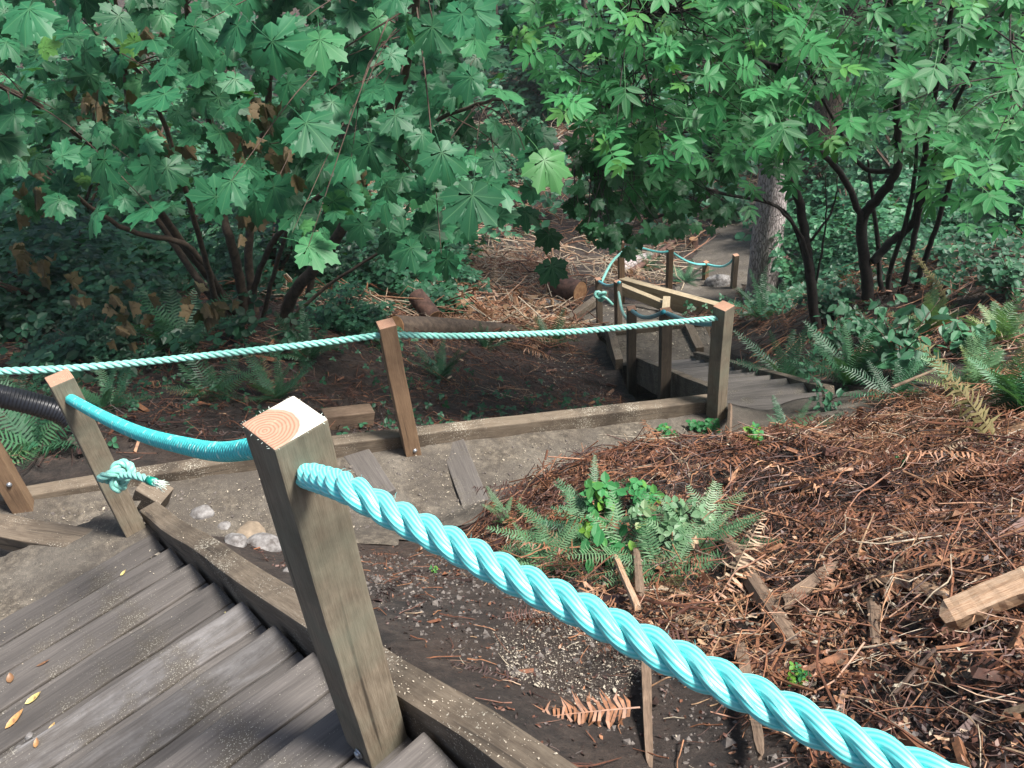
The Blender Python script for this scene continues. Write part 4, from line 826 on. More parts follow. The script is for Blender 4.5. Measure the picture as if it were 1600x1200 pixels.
chips([sp(1.8, 0, 0)[:2], sp(2.3, 0, 0)[:2], sp(2.3, 1.5, 0)[:2], sp(1.8, 1.5, 0)[:2]], 1500, (.003, .012), zf=lambda x, y: -.895-.10*((x-P0[0])*SD[0]+(y-P0[1])*SD[1]-1.77))
sz = rng.uniform(-.6, 1.75, 900); ll = rng.uniform(-.05, 1.1, 900); k = rng.random(900) < np.where(ll < .12, 1, .35); sz, ll = sz[k], ll[k]
stepk = np.ceil((sz-.15)/RUN)*RUN+.15; Q = np.c_[P0[0]+SD[0]*sz+SP[0]*ll, P0[1]+SD[1]*sz+SP[1]*ll, stair_z(stepk)+.064]; X, Y, Z = rand_frames(len(Q), (0, 0, 1), .2)
a.inst(T_FLAKE, Q, X, Y, Z, rng.gamma(2.2, .0012, len(Q)), rng.random(len(Q)))
sz = np.r_[rng.uniform(-1.2, .1, 520), rng.uniform(.1, 2.2, 90)]; Q = np.c_[P0[0]+SD[0]*sz, P0[1]+SD[1]*sz, stair_z(sz)+.14]; o_ = rng.uniform(-.13, -.052, len(sz)); Q[:, 0] += SP[0]*o_; Q[:, 1] += SP[1]*o_
X, Y, Z = rand_frames(len(Q), (0, 0, 1), .3); a.inst(T_FLAKE, Q, X, Y, Z, rng.gamma(2.2, .0012, len(Q)), rng.random(len(Q)))
tag(a.build('wood_chips', m_chip), 'pale sawdust chips sprinkled over the gravel, soil and boards', 'sawdust', kind='stuff')
# gravel crumbs on path and soil
a = Acc(); V, Fc = (np.array([(1, 0, 0), (-1, .1, 0), (0, 1, .1), (.1, -1, 0), (0, 0, .8), (0, 0, -.6)]), [(0, 2, 4), (2, 1, 4), (1, 3, 4), (3, 0, 4), (2, 0, 5), (1, 2, 5), (3, 1, 5), (0, 3, 5)])
P = np.vstack([scatter([(-3.6, 2.3), (-2.4, 2.1), (-1.3, 3.0), (1.2, 3.8), (1.2, 4.3), (-.6, 3.8), (-3.6, 2.95)], 2600)+np.array([0, 0, .016]), scatter([(-.2, 1.35), (-.9, 2.3), (-1.2, 2.9), (0, 2.9), (.5, 1.6), (.5, .8)], 3200)])
X, Y, Z = rand_frames(len(P), (0, 0, 1), .6); a.inst((V, Fc), P, X, Y, Z, rng.gamma(2., .0022, len(P)), rng.random(len(P)))
tag(a.build('gravel', simple('gravel_crumb', (.16, .14, .125), .9, 0, 30, (.05, .04, .035))), 'dark grit and small crumbs of stone on the soil and path', 'gravel', kind='stuff')

# ------------------------------------------------------------------ ferns
FG = 'green sword ferns growing among the debris'
M_FERNL = leaf_mat('light_fern_green', [(0, (.05, .13, .055)), (.5, (.10, .225, .10)), (.85, (.17, .30, .15)), (1, (.26, .33, .12))], .5, .25, None)
def fern_mesh(nf, T, rnd_mu=.5, arch=.6, L_=(.5, .8), dead=0):
    a = Acc(); az = np.linspace(0, 2*pi, nf, endpoint=False)+rng.normal(0, .25, nf); el = rng.uniform(.25, 1.1, nf)*arch+.15
    d = np.stack([np.cos(az)*np.cos(el), np.sin(az)*np.cos(el), np.sin(el)], 1); up = np.stack([-np.cos(az)*np.sin(el), -np.sin(az)*np.sin(el), np.cos(el)], 1); up = norm(up+rng.normal(0, .25, up.shape))
    X, Y, Z = frames(up, d); a.inst(T, rng.normal(0, .02, (nf, 3))*[1, 1, .3], X, Y, Z, rng.uniform(*L_, nf), np.clip(rng.normal(rnd_mu, .18, nf), 0, 1)); return a
def fern(px_, py_, size, label, T=T_FROND, nf=16, mat=M_FERN, mu=.5, arch=.7, h0=2., name='fern', g=FG, deadn=0, up=0):
    b = ground_at(px_, py_, 0, h0); root = empty(name, tuple(b), rng.uniform(0, 6), label, 'fern', g)
    fern_mesh(nf, T, mu, arch, (.7*size, size)).build('fronds', mat, root)
    if deadn: fern_mesh(deadn, T_DEADFR, .6, .2, (.5*size, .9*size)).build('dead_fronds', M_BRONZE if deadn > 3 else M_DEADLEAF, root)
    return root
fern(905, 870, .36, 'green sword fern at the left of the central green clump', nf=26, arch=.24, deadn=2, mat=M_FERNL)
fern(985, 885, .32, 'sword fern in the middle of the central green clump behind the tan stem', T=T_FRONDW, nf=16, deadn=2, mu=.7, mat=M_FERNL, arch=.32)
fern(1085, 870, .34, 'sword fern at the right of the central green clump beside the long stake', nf=18, deadn=3, mu=.65, mat=M_FERNL, arch=.32)
fern(925, 790, .25, 'dark green frond tuft at the top of the central green clump', nf=8, mu=.35, mat=M_FERNL, arch=.32)
fern(850, 895, .30, 'flattened sword fern nearest the thick rope in the green clump', T=T_FRONDW, nf=22, mu=.55, arch=.24, mat=M_FERNL)
fern(1040, 905, .30, 'low spreading sword fern at the front of the central green clump', T=T_FRONDW, nf=22, mu=.6, arch=.24, mat=M_FERNL)
fern(950, 845, .34, 'full sword fern at the heart of the central green clump', nf=26, mu=.6, arch=.24)
fern(1110, 835, .26, 'drooping pale fern above the long stake', T=T_FRONDW, nf=14, mu=.8, arch=.24, mat=M_FERNL)
fern(800, 820, .22, 'small fern tuft where the debris meets the gravel', nf=9, mu=.5, mat=M_FERNL)
fern(1330, 600, .7, 'big dark fern arching over the right end of the far stairs', nf=20, mu=.35, h0=3.5, arch=.8)
fern(1400, 620, .42, 'fern with a bright arching frond below the broadleaf seedling', T=T_FRONDW, nf=14, mu=.5, h0=3.)
fern(1230, 600, .75, 'dark fern left of the broadleaf seedling, beside the far stairs', nf=16, mu=.15, h0=5)
fern(1530, 620, .45, 'tall bronze tipped fern at the right edge behind the debris', T=T_LADY, nf=20, mu=.75, h0=3.2, arch=.95, deadn=6, mat=M_FERNL)
fern(1590, 650, .38, 'ragged fern cut by the right picture edge', T=T_LADY, nf=16, mu=.7, h0=3., arch=.9, deadn=4)
fern(1450, 520, .5, 'upright yellowing fern below the dark stems of the right shrub', T=T_LADY, nf=16, mu=.85, h0=4.5, arch=1.1, deadn=4, mat=M_FERNL)
fern(1560, 540, .5, 'pale lacy fern under the right shrub near the picture edge', T=T_LADY, nf=16, mu=.8, h0=4.5, arch=1.0, deadn=3, mat=M_FERNL)
fern(1240, 690, .3, 'low fern tuft at the debris crest by the far stair head', nf=10, mu=.5, h0=3.)
i = 0
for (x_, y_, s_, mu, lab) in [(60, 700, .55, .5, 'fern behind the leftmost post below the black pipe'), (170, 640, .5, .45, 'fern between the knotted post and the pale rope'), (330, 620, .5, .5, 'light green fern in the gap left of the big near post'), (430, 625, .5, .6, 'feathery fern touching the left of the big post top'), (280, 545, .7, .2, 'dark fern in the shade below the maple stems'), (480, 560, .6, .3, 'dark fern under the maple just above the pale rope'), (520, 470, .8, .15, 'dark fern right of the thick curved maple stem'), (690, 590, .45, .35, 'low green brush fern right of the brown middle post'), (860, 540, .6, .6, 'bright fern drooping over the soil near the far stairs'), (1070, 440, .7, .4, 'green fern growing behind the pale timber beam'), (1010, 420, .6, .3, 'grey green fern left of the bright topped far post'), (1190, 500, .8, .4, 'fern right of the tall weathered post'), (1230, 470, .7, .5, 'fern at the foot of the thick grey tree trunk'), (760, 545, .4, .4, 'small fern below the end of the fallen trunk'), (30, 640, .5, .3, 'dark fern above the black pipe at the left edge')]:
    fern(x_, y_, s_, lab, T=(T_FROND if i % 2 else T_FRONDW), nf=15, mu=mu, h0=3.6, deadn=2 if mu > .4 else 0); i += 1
# the hanging rusty frond below the rope
b = ground_at(1000, 1105, .06, .8); e = ground_at(818, 1100, .07, .8); root = empty('dead_fern_frond', tuple(b), 0, 'rusty dead fern frond lying on dark soil below the thick rope', 'dead frond')
a = Acc(); d = e-b; X, Y, Z = frames(np.array([[.1, -.35, 1.]]), d[None]); a.inst(frond_T(30, .17, .25, .45), np.array([[0, 0, 0.]]), X, Y, Z, np.array([np.linalg.norm(d)*1.05]), np.array([.70])); a.build('frond', M_LITTER, root)
for (pa, pb, sc, lab) in [((1560, 690), (1445, 535), 1, 'curled tan dead frond standing up at the right above the debris crest'), ((1330, 745), (1420, 700), 1, 'rusty dead frond lying on the upper debris'), ((1480, 470), (1440, 395), 1.2, 'upright yellow brown dead frond in front of the right shrub stems')]:
    b = ground_at(*pa, .03, 2.5 if pa[1] < 800 else 1.2); D = (b-EYE) @ F_; e = atd(pb[0], pb[1], D*.98) if pb[1] < 600 else ground_at(*pb, .08, 1.5); root = empty('dead_fern_frond', tuple(b), 0, lab, 'dead frond'); a = Acc(); d = e-b
    X, Y, Z = frames(np.array([[.1, -.8, .5]]), d[None]); a.inst(frond_T(28, .12, .3, .5), np.array([[0, 0, 0.]]), X, Y, Z, np.array([np.linalg.norm(d)*1.05]), np.array([.6])); a.build('frond', M_BRONZE if pb[1] < 600 else M_LITTER, root)

# ------------------------------------------------------------------ leafy seedlings and bushes
def plant(px_, py_, h, wid, n, T, mat, ls, label, h0=2., mu=.6, cat='plant', name='leafy_plant', g=None, stemmat=M_TWIG):
    b = ground_at(px_, py_, 0, h0); root = empty(name, tuple(b), 0, label, cat, g); a = Acc(); s_ = Acc(); P = []
    for i in range(max(3, n//9)):
        az = rng.uniform(0, 2*pi); r = wid*rng.uniform(.2, 1); tip = np.array([cos(az)*r, sin(az)*r, h*rng.uniform(.6, 1)]); Q = smooth_path([np.zeros(3), tip*[.3, .3, .6], tip], 5); tube(s_, Q, [.006*h+.002, .002], 5)
        for q in Q[3:]: P += [q+rng.normal(0, 1, 3)*[.12*wid, .12*wid, .07*h] for _ in range(2)]
    P = np.array(P); k = rng.choice(len(P), n, replace=n > len(P)); P = P[k]+rng.normal(0, .03*wid, (n, 3)); X, Y, Z = rand_frames(n, (0, -.35, 1), .35, (0, -.4, -.3))
    a.inst(T, P, X, Y, Z, rng.uniform(*ls, n), np.clip(rng.normal(mu, .2, n), 0, 1)); s_.build('stems', stemmat, root, True); a.build('leaves', mat, root); return root
plant(1400, 590, .50, .45, 100, T_LEAF, M_BUSH, (.07, .15), 'broadleaf seedling with blue green leaves above the debris crest', 3.2, .6)
plant(1300, 560, .45, .4, 70, T_LEAF, M_BUSH, (.06, .11), 'thin leafy seedling left of the larger broadleaf seedling', 4., .5)
plant(1500, 560, .4, .35, 80, T_LEAF, M_BUSH, (.06, .12), 'leafy shrublet right of the broadleaf seedling with bluish leaves', 3.2, .65)
plant(1350, 540, .35, .35, 70, T_TRI, M_BUSH, (.08, .13), 'trifoliate bramble patch behind the broadleaf seedling', 4., .7)
plant(1570, 470, .5, .5, 110, T_TRI, M_BUSH, (.08, .14), 'bramble thicket at the right edge below the right shrub leaves', 4.5, .6)
plant(1300, 500, .4, .4, 90, T_TRI, M_BUSH, (.07, .12), 'low bramble right of the slim dark trunk', 6, .45)
plant(1290, 640, .25, .25, 50, T_LEAF, M_BUSH, (.03, .07), 'little leafy weed between the stairs and the debris crest', 3.2, .5)
plant(1180, 700, .12, .07, 22, T_TRI, M_ELDER, (.03, .06), 'tiny bright green sprout in front of the far stair head', 3., .95)
plant(1050, 690, .12, .12, 34, T_TRI, M_ELDER, (.04, .07), 'small green seedling at the foot of the tall right post', 3., .6)
plant(1095, 680, .12, .14, 30, T_TRI, M_ELDER, (.04, .07), 'weedy seedling right of the foot of the tall right post', 3., .4)
plant(940, 830, .22, .16, 34, T_TRI, M_ELDER, (.05, .09), 'three leafed bright bramble rising from the central fern clump', 2., .85)
plant(960, 880, .2, .16, 30, T_LEAF, M_ELDER, (.04, .08), 'leafy green weed in front of the central fern clump', 2., .7)
plant(1060, 830, .2, .2, 44, T_TRI, M_FERNL, (.04, .07), 'pale feathery weed at the right of the central clump', 2., .6)
plant(1010, 790, .16, .12, 34, T_TRI, M_ELDER, (.04, .08), 'light green bramble at the top of the central fern clump', 2., .8)
plant(1245, 1080, .09, .04, 26, T_TRI, M_ELDER, (.012, .025), 'tiny bright green seedling just above the thick rope', .9, .95)
plant(1415, 735, .06, .07, 14, T_TRI, M_ELDER, (.02, .04), 'little green sprig on the dark upper debris', 2, .6)
plant(680, 895, .035, .03, 10, T_TRI, M_ELDER, (.012, .022), 'minute green sprout on bare soil right of the big near post', 1.5, .9)
plant(1170, 635, .2, .2, 30, T_LEAF, M_BUSH, (.03, .06), 'small leafy tuft just left of the head of the far stairs boards', 4.6, .5)
def bush_mesh(n=900, ls=(.07, .13), mu=.5, T=None):
    a = Acc(); T = T or T_TRI; d = norm(rng.normal(size=(n, 3))); d[:, 2] = np.abs(d[:, 2])*1.0; az = np.arctan2(d[:, 1], d[:, 0]); lump = 1+.28*np.sin(az*3+1)+.22*np.sin(az*5+d[:, 2]*6)+.15*np.sin(d[:, 2]*11+az*2)
    P = d*(rng.random(n)**.35)[:, None]*lump[:, None]*[.5, .5, .55]; X, Y, Z = frames(norm(d*.5+np.array([0, -.2, 1])+rng.normal(0, .4, (n, 3))), d+np.array([0, 0, -.6]))
    r = np.clip(mu+.25*np.sin(az*4+d[:, 2]*5)+rng.normal(0, .15, n), 0, 1); a.inst(T, P, X, Y, Z, rng.uniform(*ls, n), r); return a.mesh('foliage', M_BUSH)
BM = [bush_mesh(1900, (.045, .09), .45), bush_mesh(2000, (.04, .085), .65), bush_mesh(2200, (.035, .08), .1)]  # third mesh: leaf tint darkened to paint in shade under the maple
def stem_mesh():
    a = Acc()
    for i in range(7):
        az = rng.uniform(0, 6.28); tube(a, smooth_path([(0, 0, -.05), (cos(az)*.1, sin(az)*.1, .25), (cos(az)*.3, sin(az)*.3, .5)], 4), [.012, .005], 5)
    return a.mesh('stems', M_TWIG)
SM = stem_mesh()
def bush(x, y, w, h, k, label, g, z=None):
    root = empty('bush', (x, y, Hs(x, y)-.05 if z is None else z), rng.uniform(0, 6), label, 'bush', g); root.scale = (w, w, h)
    link('foliage', BM[k], root); link('stems', SM, root); return root
GR, GL, GF = 'blue green bushes behind the right shrub', 'dark bushes under the maple', 'bushes of the far forest floor'
spec = [(6.2, 12.1, 1.6, 1.1, 0, 'low dark bush right of the thick trunk, in front of the others', GR), (5.6, 10.8, 2.2, 1.9, 1, 'bright bush framed between the dark stems of the right shrub', GR), (7.3, 10.6, 2.6, 2.0, 1, 'wide pale green bush right of the dark shrub stems', GR), (8.8, 11.5, 2.8, 2.5, 0, 'tall bush at the right edge behind the shrub', GR), (6.3, 13.2, 2.8, 2.6, 1, 'rounded bush rising behind the bright bush', GR), (8.2, 15, 3.5, 3.6, 0, 'large bush filling the gap high behind the right stems', GR), (7.6, 17.2, 3.0, 3.2, 1, 'bush just right of the reddish trunk in shade', GR), (11, 14.5, 3.6, 3.8, 1, 'farthest right bush, tall, half hidden by elder leaves', GR), (6.4, 8.4, 1.6, 1.0, 2, 'low broadleaf bush near the right picture edge behind ferns', GR), (5.1, 9.3, 1.3, .9, 0, 'small bush directly behind the dark stems', GR),
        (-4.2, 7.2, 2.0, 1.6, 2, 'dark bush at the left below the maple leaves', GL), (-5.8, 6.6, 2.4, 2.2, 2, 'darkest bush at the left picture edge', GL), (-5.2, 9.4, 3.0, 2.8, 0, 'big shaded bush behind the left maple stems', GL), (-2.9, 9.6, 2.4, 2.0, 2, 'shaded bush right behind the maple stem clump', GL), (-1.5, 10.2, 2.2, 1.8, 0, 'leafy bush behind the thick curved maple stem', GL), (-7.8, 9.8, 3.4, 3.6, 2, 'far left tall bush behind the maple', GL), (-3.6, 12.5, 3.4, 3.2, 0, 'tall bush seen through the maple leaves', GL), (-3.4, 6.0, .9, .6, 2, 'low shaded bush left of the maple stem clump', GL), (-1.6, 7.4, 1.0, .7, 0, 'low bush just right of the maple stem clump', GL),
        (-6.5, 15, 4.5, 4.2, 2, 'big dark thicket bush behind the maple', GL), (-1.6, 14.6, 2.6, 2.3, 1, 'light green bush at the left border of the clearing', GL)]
for q in spec: bush(*q)
fl = ['pale bush on the clearing top left of the far stump', 'low bush along the fallen grey trunk', 'bush above the far stump', 'dense bush far behind the vine maple', 'round bush in the far centre', 'bush beside the leaning far trunk', 'broad bush far right behind elder leaves', 'dark far bush top left', 'high far bush top centre', 'farthest bush in the middle top', 'bush near the far left trunks', 'far bush behind the reddish trunk', 'wide far bush behind the clearing', 'bush in the far right corner']
fp = [(-1, 24, 4, 3), (4.5, 23, 3, 1.6), (3, 33, 6, 4.5), (9, 26, 5, 4.2), (2, 42, 8, 5), (-5, 27, 6, 5), (14, 22, 6, 6), (-10, 20, 6, 6), (-4, 38, 8, 6), (10, 44, 9, 6), (-14, 30, 9, 7), (11, 19, 4, 4), (-1, 52, 12, 6), (20, 32, 10, 8)]
for (x, y, w, h), lab in zip(fp, fl): bush(x, y, w, h, int(rng.integers(0, 2)), lab, GF)
# low ground cover, nobody could count it
a = Acc()
for poly, N, sc, mu in (([(3.0, 12.5), (3.2, 8.6), (3.6, 6.6), (6, 6), (12, 9), (14, 16), (8, 22), (6.5, 16)], 7000, (.08, .17), .45), ([(-4, 4.6), (-1.8, 6.4), (-1.5, 8), (-2.6, 12), (-10, 14), (-12, 6), (-6, 4)], 5000, (.08, .2), .2), ([(-3, 3.9), (-.6, 4.3), (1.0, 5), (1, 7), (-2, 7), (-4, 6)], 900, (.03, .08), .35), ([(-12, 16), (-3, 17), (-2, 30), (4, 45), (-25, 50)], 5000, (.3, .7), .4), ([(5.5, 18), (14, 18), (30, 50), (4, 50), (6, 28)], 5000, (.3, .7), .5), ([(-3, 17), (5, 19), (7, 40), (-3, 40)], 1300, (.25, .5), .6)):
    P = scatter(poly, N); k = patch(P, .8, 11) > rng.random(N)*.9; P = P[k]; P[:, 2] += rng.random(len(P))*sc[1]*1.6; X, Y, Z = rand_frames(len(P), (0, -.25, 1), .35); a.inst(T_TRI, P, X, Y, Z, rng.uniform(*sc, len(P)), np.clip(rng.normal(mu, .2, len(P)), 0, 1))
tag(a.build('ground_cover', M_BUSH), 'low leafy undergrowth covering the forest floor', 'undergrowth', kind='stuff')

# ------------------------------------------------------------------ the bigleaf maple
def crown_leaves(acc, T, P, sc, mu, sd_=.16, nrm=(0, -.55, .85), spread=.3, tip=(0, -.5, -.75)):
    n = len(P); N_ = norm(np.array(nrm)[None]+rng.normal(0, spread, (n, 3))); t = norm(np.array(tip)[None]+rng.normal(0, .75, (n, 3))); X, Y, Z = frames(N_, t)
    mu = np.clip(rng.normal(mu, sd_, n), 0, .97) if np.isscalar(mu) else mu; Ts = T if isinstance(T, list) else [T]; w = rng.integers(0, len(Ts), n)
    for i, t_ in enumerate(Ts):
        m = w == i; acc.inst(t_, P[m], X[m], Y[m], Z[m], np.asarray(sc)[m], mu[m])
mb_ = ground_at(385, 500, 0, 5.5); maple = empty('maple_tree', tuple(mb_), 0, 'many stemmed bigleaf maple with big lobed leaves filling the upper left', 'tree')
hm = hypot(mb_[0], mb_[1])
stems = [([(445, 508), (455, 465), (495, 415), (528, 368), (565, 290), (620, 150), (645, 50), (660, -150)], (0, -.1, -.4, -.7, -1., -1.8, -2.2, -2.8), .062),
 ([(385, 500), (374, 430), (358, 370), (345, 320), (330, 200), (300, 60), (270, -150)], (.1, .1, 0, 0, -.6, -1.0, -1.6), .050),
 ([(375, 495), (320, 425), (250, 335), (170, 250), (60, 165), (-60, 110)], (0, 0, -.4, -.9, -1.6, -2), .042),
 ([(400, 498), (388, 400), (398, 300), (420, 150), (430, 0), (450, -160)], (.2, .3, .3, 0, -.5, -1), .045),
 ([(355, 500), (285, 400), (235, 320), (205, 200), (190, 60), (160, -120)], (0, .2, .2, 0, -.4, -.9), .035),
 ([(365, 495), (300, 390), (200, 360), (110, 300), (20, 220)], (.1, -.2, -.5, -.8, -1.2), .030),
 ([(470, 500), (500, 380), (525, 200), (528, 60), (520, -120)], (.8, .7, .5, .3, 0), .038),
 ([(410, 500), (430, 420), (470, 300), (510, 220)], (-.1, -.4, -.9, -1.4), .024), ([(340, 500), (330, 440), (300, 330), (240, 150), (150, 50)], (-.1, -.3, -.7, -1.2, -1.9), .03),
 ([(390, 500), (400, 440), (440, 360), (560, 260), (700, 180), (800, 150)], (.1, 0, -.5, -1.2, -1.9, -2.3), .032), ([(450, 500), (520, 440), (640, 370), (740, 330), (860, 345)], (.1, 0, -.3, -.8, -1.3), .018)]
a = Acc(); nodes = []
for pts, dh, r in stems:
    Q = smooth_path([at(x, y, hm+d) for (x, y), d in zip(pts, dh)], 7); Q = [q+rng.normal(0, .004, 3) for q in Q]; tube(a, Q, [r, r*.8, r*.55, r*.25], 10, bump=.08); nodes += Q[8:]
bacc = a
nodes = np.array(nodes)
hero = [(45, 14, 90), (122, 52, 75), (17, 170, 75), (303, 42, 80), (370, 40, 85), (425, 65, 100), (257, 147, 88), (311, 112, 72), (367, 150, 65), (182, 203, 58), (235, 258, 68), (105, 298, 58), (238, 325, 82), (362, 282, 82), (428, 292, 78), (478, 192, 98), (370, 208, 50), (462, 335, 72), (482, 385, 82), (543, 295, 75), (500, 62, 90), (175, 258, 48), (225, 212, 52), (5, 215, 52), (675, 42, 82), (740, 15, 80), (742, 60, 75), (700, 92, 48), (722, 130, 62), (780, 140, 80), (690, 238, 85), (742, 242, 68), (549, 245, 78), (612, 200, 70), (850, 250, 86), (738, 305, 104), (645, 362, 62), (702, 348, 54), (690, 402, 78), (858, 365, 48), (862, 415, 56), (800, 205, 62), (640, 180, 70), (660, 300, 72), (600, 130, 70), (330, 10, 70), (230, 20, 60), (60, 95, 70), (100, 160, 50), (565, 350, 60), (600, 310, 70), (450, 130, 60), (560, 80, 70), (500, 250, 60), (30, 250, 55), (780, 290, 70), (820, 330, 50), (420, 225, 55), (300, 200, 45), (665, 130, 60), (150, 120, 52), (590, 30, 72), (350, 85, 60)]
def leaf_at(acc, x, y, w, size, rot, mu):
    D = size*FPX/w; P = atd(x, y, D)
    return P
P = np.array([leaf_at(None, x, y, w, .25, 0, 0) for x, y, w in hero]); a = Acc(); n = len(P)
tip = np.array([(-.35 if x < 420 else .15, -.55, -.75) for x, y, w in hero])+rng.normal(0, .38, (n, 3)); N_ = np.array([[0, -.62, .8]])+rng.normal(0, .3, (n, 3)); X, Y, Z = frames(N_, norm(tip)); mu = np.clip(rng.normal(.7, .16, n), .3, .9); mu[34] = .93; mu[35] = .3; mu[39:41] = .05; hs_ = np.full(n, .262); w_ = rng.integers(0, 4, n)  # front leaves tinted bright as if lit, silhouetted ones tinted dark
for i in range(4): a.inst(T_MAPLEP[i], P[w_ == i], X[w_ == i], Y[w_ == i], Z[w_ == i], hs_[w_ == i], mu[w_ == i])
heroP = P
POLY_M = [(-120, -250), (860, -250), (800, 0), (790, 120), (850, 210), (840, 300), (740, 370), (720, 420), (640, 430), (560, 380), (480, 400), (430, 350), (330, 330), (250, 340), (130, 330), (60, 330), (-120, 330)]
def layer(poly, N, D0, D1, dark=False):
    q = sample_poly(poly, N); D = rng.uniform(D0, D1, N); return EYE[None]+rays(q)*D[:, None], q, D
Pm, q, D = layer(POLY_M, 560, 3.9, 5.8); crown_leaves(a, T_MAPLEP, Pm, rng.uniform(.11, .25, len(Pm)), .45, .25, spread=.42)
Pm2, q, D = layer([(-150, -300), (760, -300), (760, 100), (700, 330), (560, 360), (250, 300), (-150, 300)], 520, 5.6, 8.2); crown_leaves(a, T_MAPLEP, Pm2, rng.uniform(.16, .28, len(Pm2)), .3)  # deeper leaves tinted darker, the crown's inner shade put into colour
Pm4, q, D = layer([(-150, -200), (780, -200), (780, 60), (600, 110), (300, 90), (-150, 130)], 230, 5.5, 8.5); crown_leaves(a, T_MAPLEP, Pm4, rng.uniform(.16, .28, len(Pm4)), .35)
Pm3, q, D = layer([(-500, -1500), (800, -1500), (860, -200), (-500, -200)], 1500, 4.6, 9); crown_leaves(a, T_MAPLEP, Pm3, rng.uniform(.24, .34, len(Pm3)), .5)  # unseen leaves above the view, added to shade the thicket below
part(a, 'crown', M_MAPLE, maple, True)
def twigs(acc, P, nodes, r=(.006, .0025), frac=1.):
    for p in P:
        if rng.random() > frac: continue
        d = np.linalg.norm(nodes-p, axis=1); cand = np.argsort(d)[:8]; n_ = nodes[rng.choice(cand)]; L_ = np.linalg.norm(n_-p)
        if L_ < .05: continue
        m1 = (n_+p)/2+np.array([0, 0, .08*L_])+rng.normal(0, .04*L_, 3); tube(acc, smooth_path([n_, m1, p-np.array([0, 0, .0])], 4), list(r), 4, 0, 1, caps=False)
twigs(bacc, heroP, nodes, (.006, .002), .5); twigs(bacc, Pm, nodes, (.005, .002), .1); part(bacc, 'branches', [M_STEM, M_TWIG], maple)
a = Acc(); Pd = []      # dead tan leaves hanging low on the maple
for (x, y, n_, D) in ((230, 60, 5, 5.2), (250, 80, 5, 5.2), (190, 115, 4, 5.3), (130, 160, 6, 5.5), (140, 155, 4, 5.5), (405, 180, 7, 5.2), (380, 230, 6, 5.2), (50, 290, 8, 5.5), (270, 220, 5, 5.4), (440, 260, 6, 5.1), (390, 340, 6, 5.6), (60, 420, 7, 6), (120, 450, 7, 6.1), (200, 480, 8, 6.1), (210, 510, 6, 6.), (30, 400, 5, 5.9), (300, 480, 5, 6.3), (335, 490, 8, 6.4), (550, 270, 4, 5.)):
    for _ in range(n_): Pd.append(atd(x+rng.normal(0, 14), y+rng.normal(0, 16), D+rng.normal(0, .15)))
Pd = np.array(Pd); n = len(Pd); V, Fc, uv = T_MAPLE; V2 = V.copy(); V2[:, 2] += -.9*np.abs(V[:, 0])**1.3+.35*V[:, 1]**2; V2[:, 0] *= .6; X, Y, Z = frames(norm(rng.normal(0, 1, (n, 3))+[0, -1, .2]), norm(rng.normal(0, .3, (n, 3))+[0, 0, -1])); a.inst((V2, Fc, uv), Pd, X, Y, Z, rng.uniform(.10, .19, n), np.clip(rng.normal(.45, .3, n), 0, 1))
part(a, 'dead_leaves', M_DEADLEAF, maple)

# ------------------------------------------------------------------ the elder-like shrub on the right
eb = ground_at(1365, 478, 0, 6.5); he = hypot(eb[0], eb[1]); eld = empty('elder_shrub', tuple(eb), 0, 'dark stemmed shrub with bright pinnate leaves filling the upper right', 'shrub')
stems = [([(1358, 480), (1352, 420), (1347, 345), (1376, 305), (1400, 268), (1403, 215), (1398, 100), (1380, -100)], (0, 0, 0, -.1, -.2, -.3, -.7, -1.2), .06),
 ([(1348, 350), (1325, 290), (1290, 245), (1235, 210), (1180, 195)], (0, -.2, -.5, -.9, -1.2), .035),
 ([(1362, 410), (1395, 375), (1425, 350), (1437, 300), (1452, 190), (1480, 60), (1500, -120)], (0, .1, .1, 0, -.4, -.8, -1.2), .042),
 ([(1378, 478), (1372, 400), (1362, 300), (1355, 250)], (.3, .3, .2, .1), .03), ([(1388, 478), (1392, 420), (1420, 330), (1432, 240), (1425, 180)], (.2, .2, 0, -.1, -.3), .03),
 ([(1402, 475), (1418, 420), (1440, 320), (1470, 220), (1520, 100), (1580, 0)], (.1, .1, 0, -.3, -.8, -1.2), .032),
 ([(1425, 480), (1440, 420), (1462, 360), (1500, 250), (1600, 170), (1660, 120)], (.1, .1, 0, -.4, -1.0, -1.5), .032), ([(1400, 268), (1350, 262), (1310, 200), (1240, 60)], (-.2, -.3, -.6, -1.), .025)]
a = Acc(); nodes = []
for pts, dh, r in stems:
    Q = smooth_path([at(x, y, he+d) for (x, y), d in zip(pts, dh)], 7); Q = [q+rng.normal(0, .004, 3) for q in Q]; tube(a, Q, [r, r*.8, r*.6, r*.3], 10, bump=.1); nodes += Q[6:]
bacc = a; nodes = np.array(nodes)
a = Acc(); POLY_E = [(1120, -250), (1700, -250), (1700, 330), (1560, 345), (1470, 350), (1440, 300), (1450, 250), (1390, 215), (1330, 235), (1240, 215), (1150, 160), (1080, 60)]
Pe, q, D = layer(POLY_E, 500, 4.3, 6.6); crown_leaves(a, T_ELDER, Pe, rng.uniform(.12, .20, len(Pe)), np.clip(rng.normal(.6, .24, len(Pe)), 0, .94), spread=.4, nrm=(0, -.4, .9), tip=(0, -.5, -.15))
Pe2, q, D = layer([(1100, -250), (1700, -250), (1700, 290), (1450, 260), (1300, 210), (1150, 130)], 420, 6.4, 8.6); crown_leaves(a, T_ELDER3, Pe2, rng.uniform(.13, .2, len(Pe2)), .35)
Pe3, q, D = layer([(1000, -900), (2000, -900), (2000, 200), (1700, 200), (1700, -220), (1000, -220)], 700, 5.5, 9); crown_leaves(a, T_ELDER, Pe3, rng.uniform(.16, .24, len(Pe3)), .5)
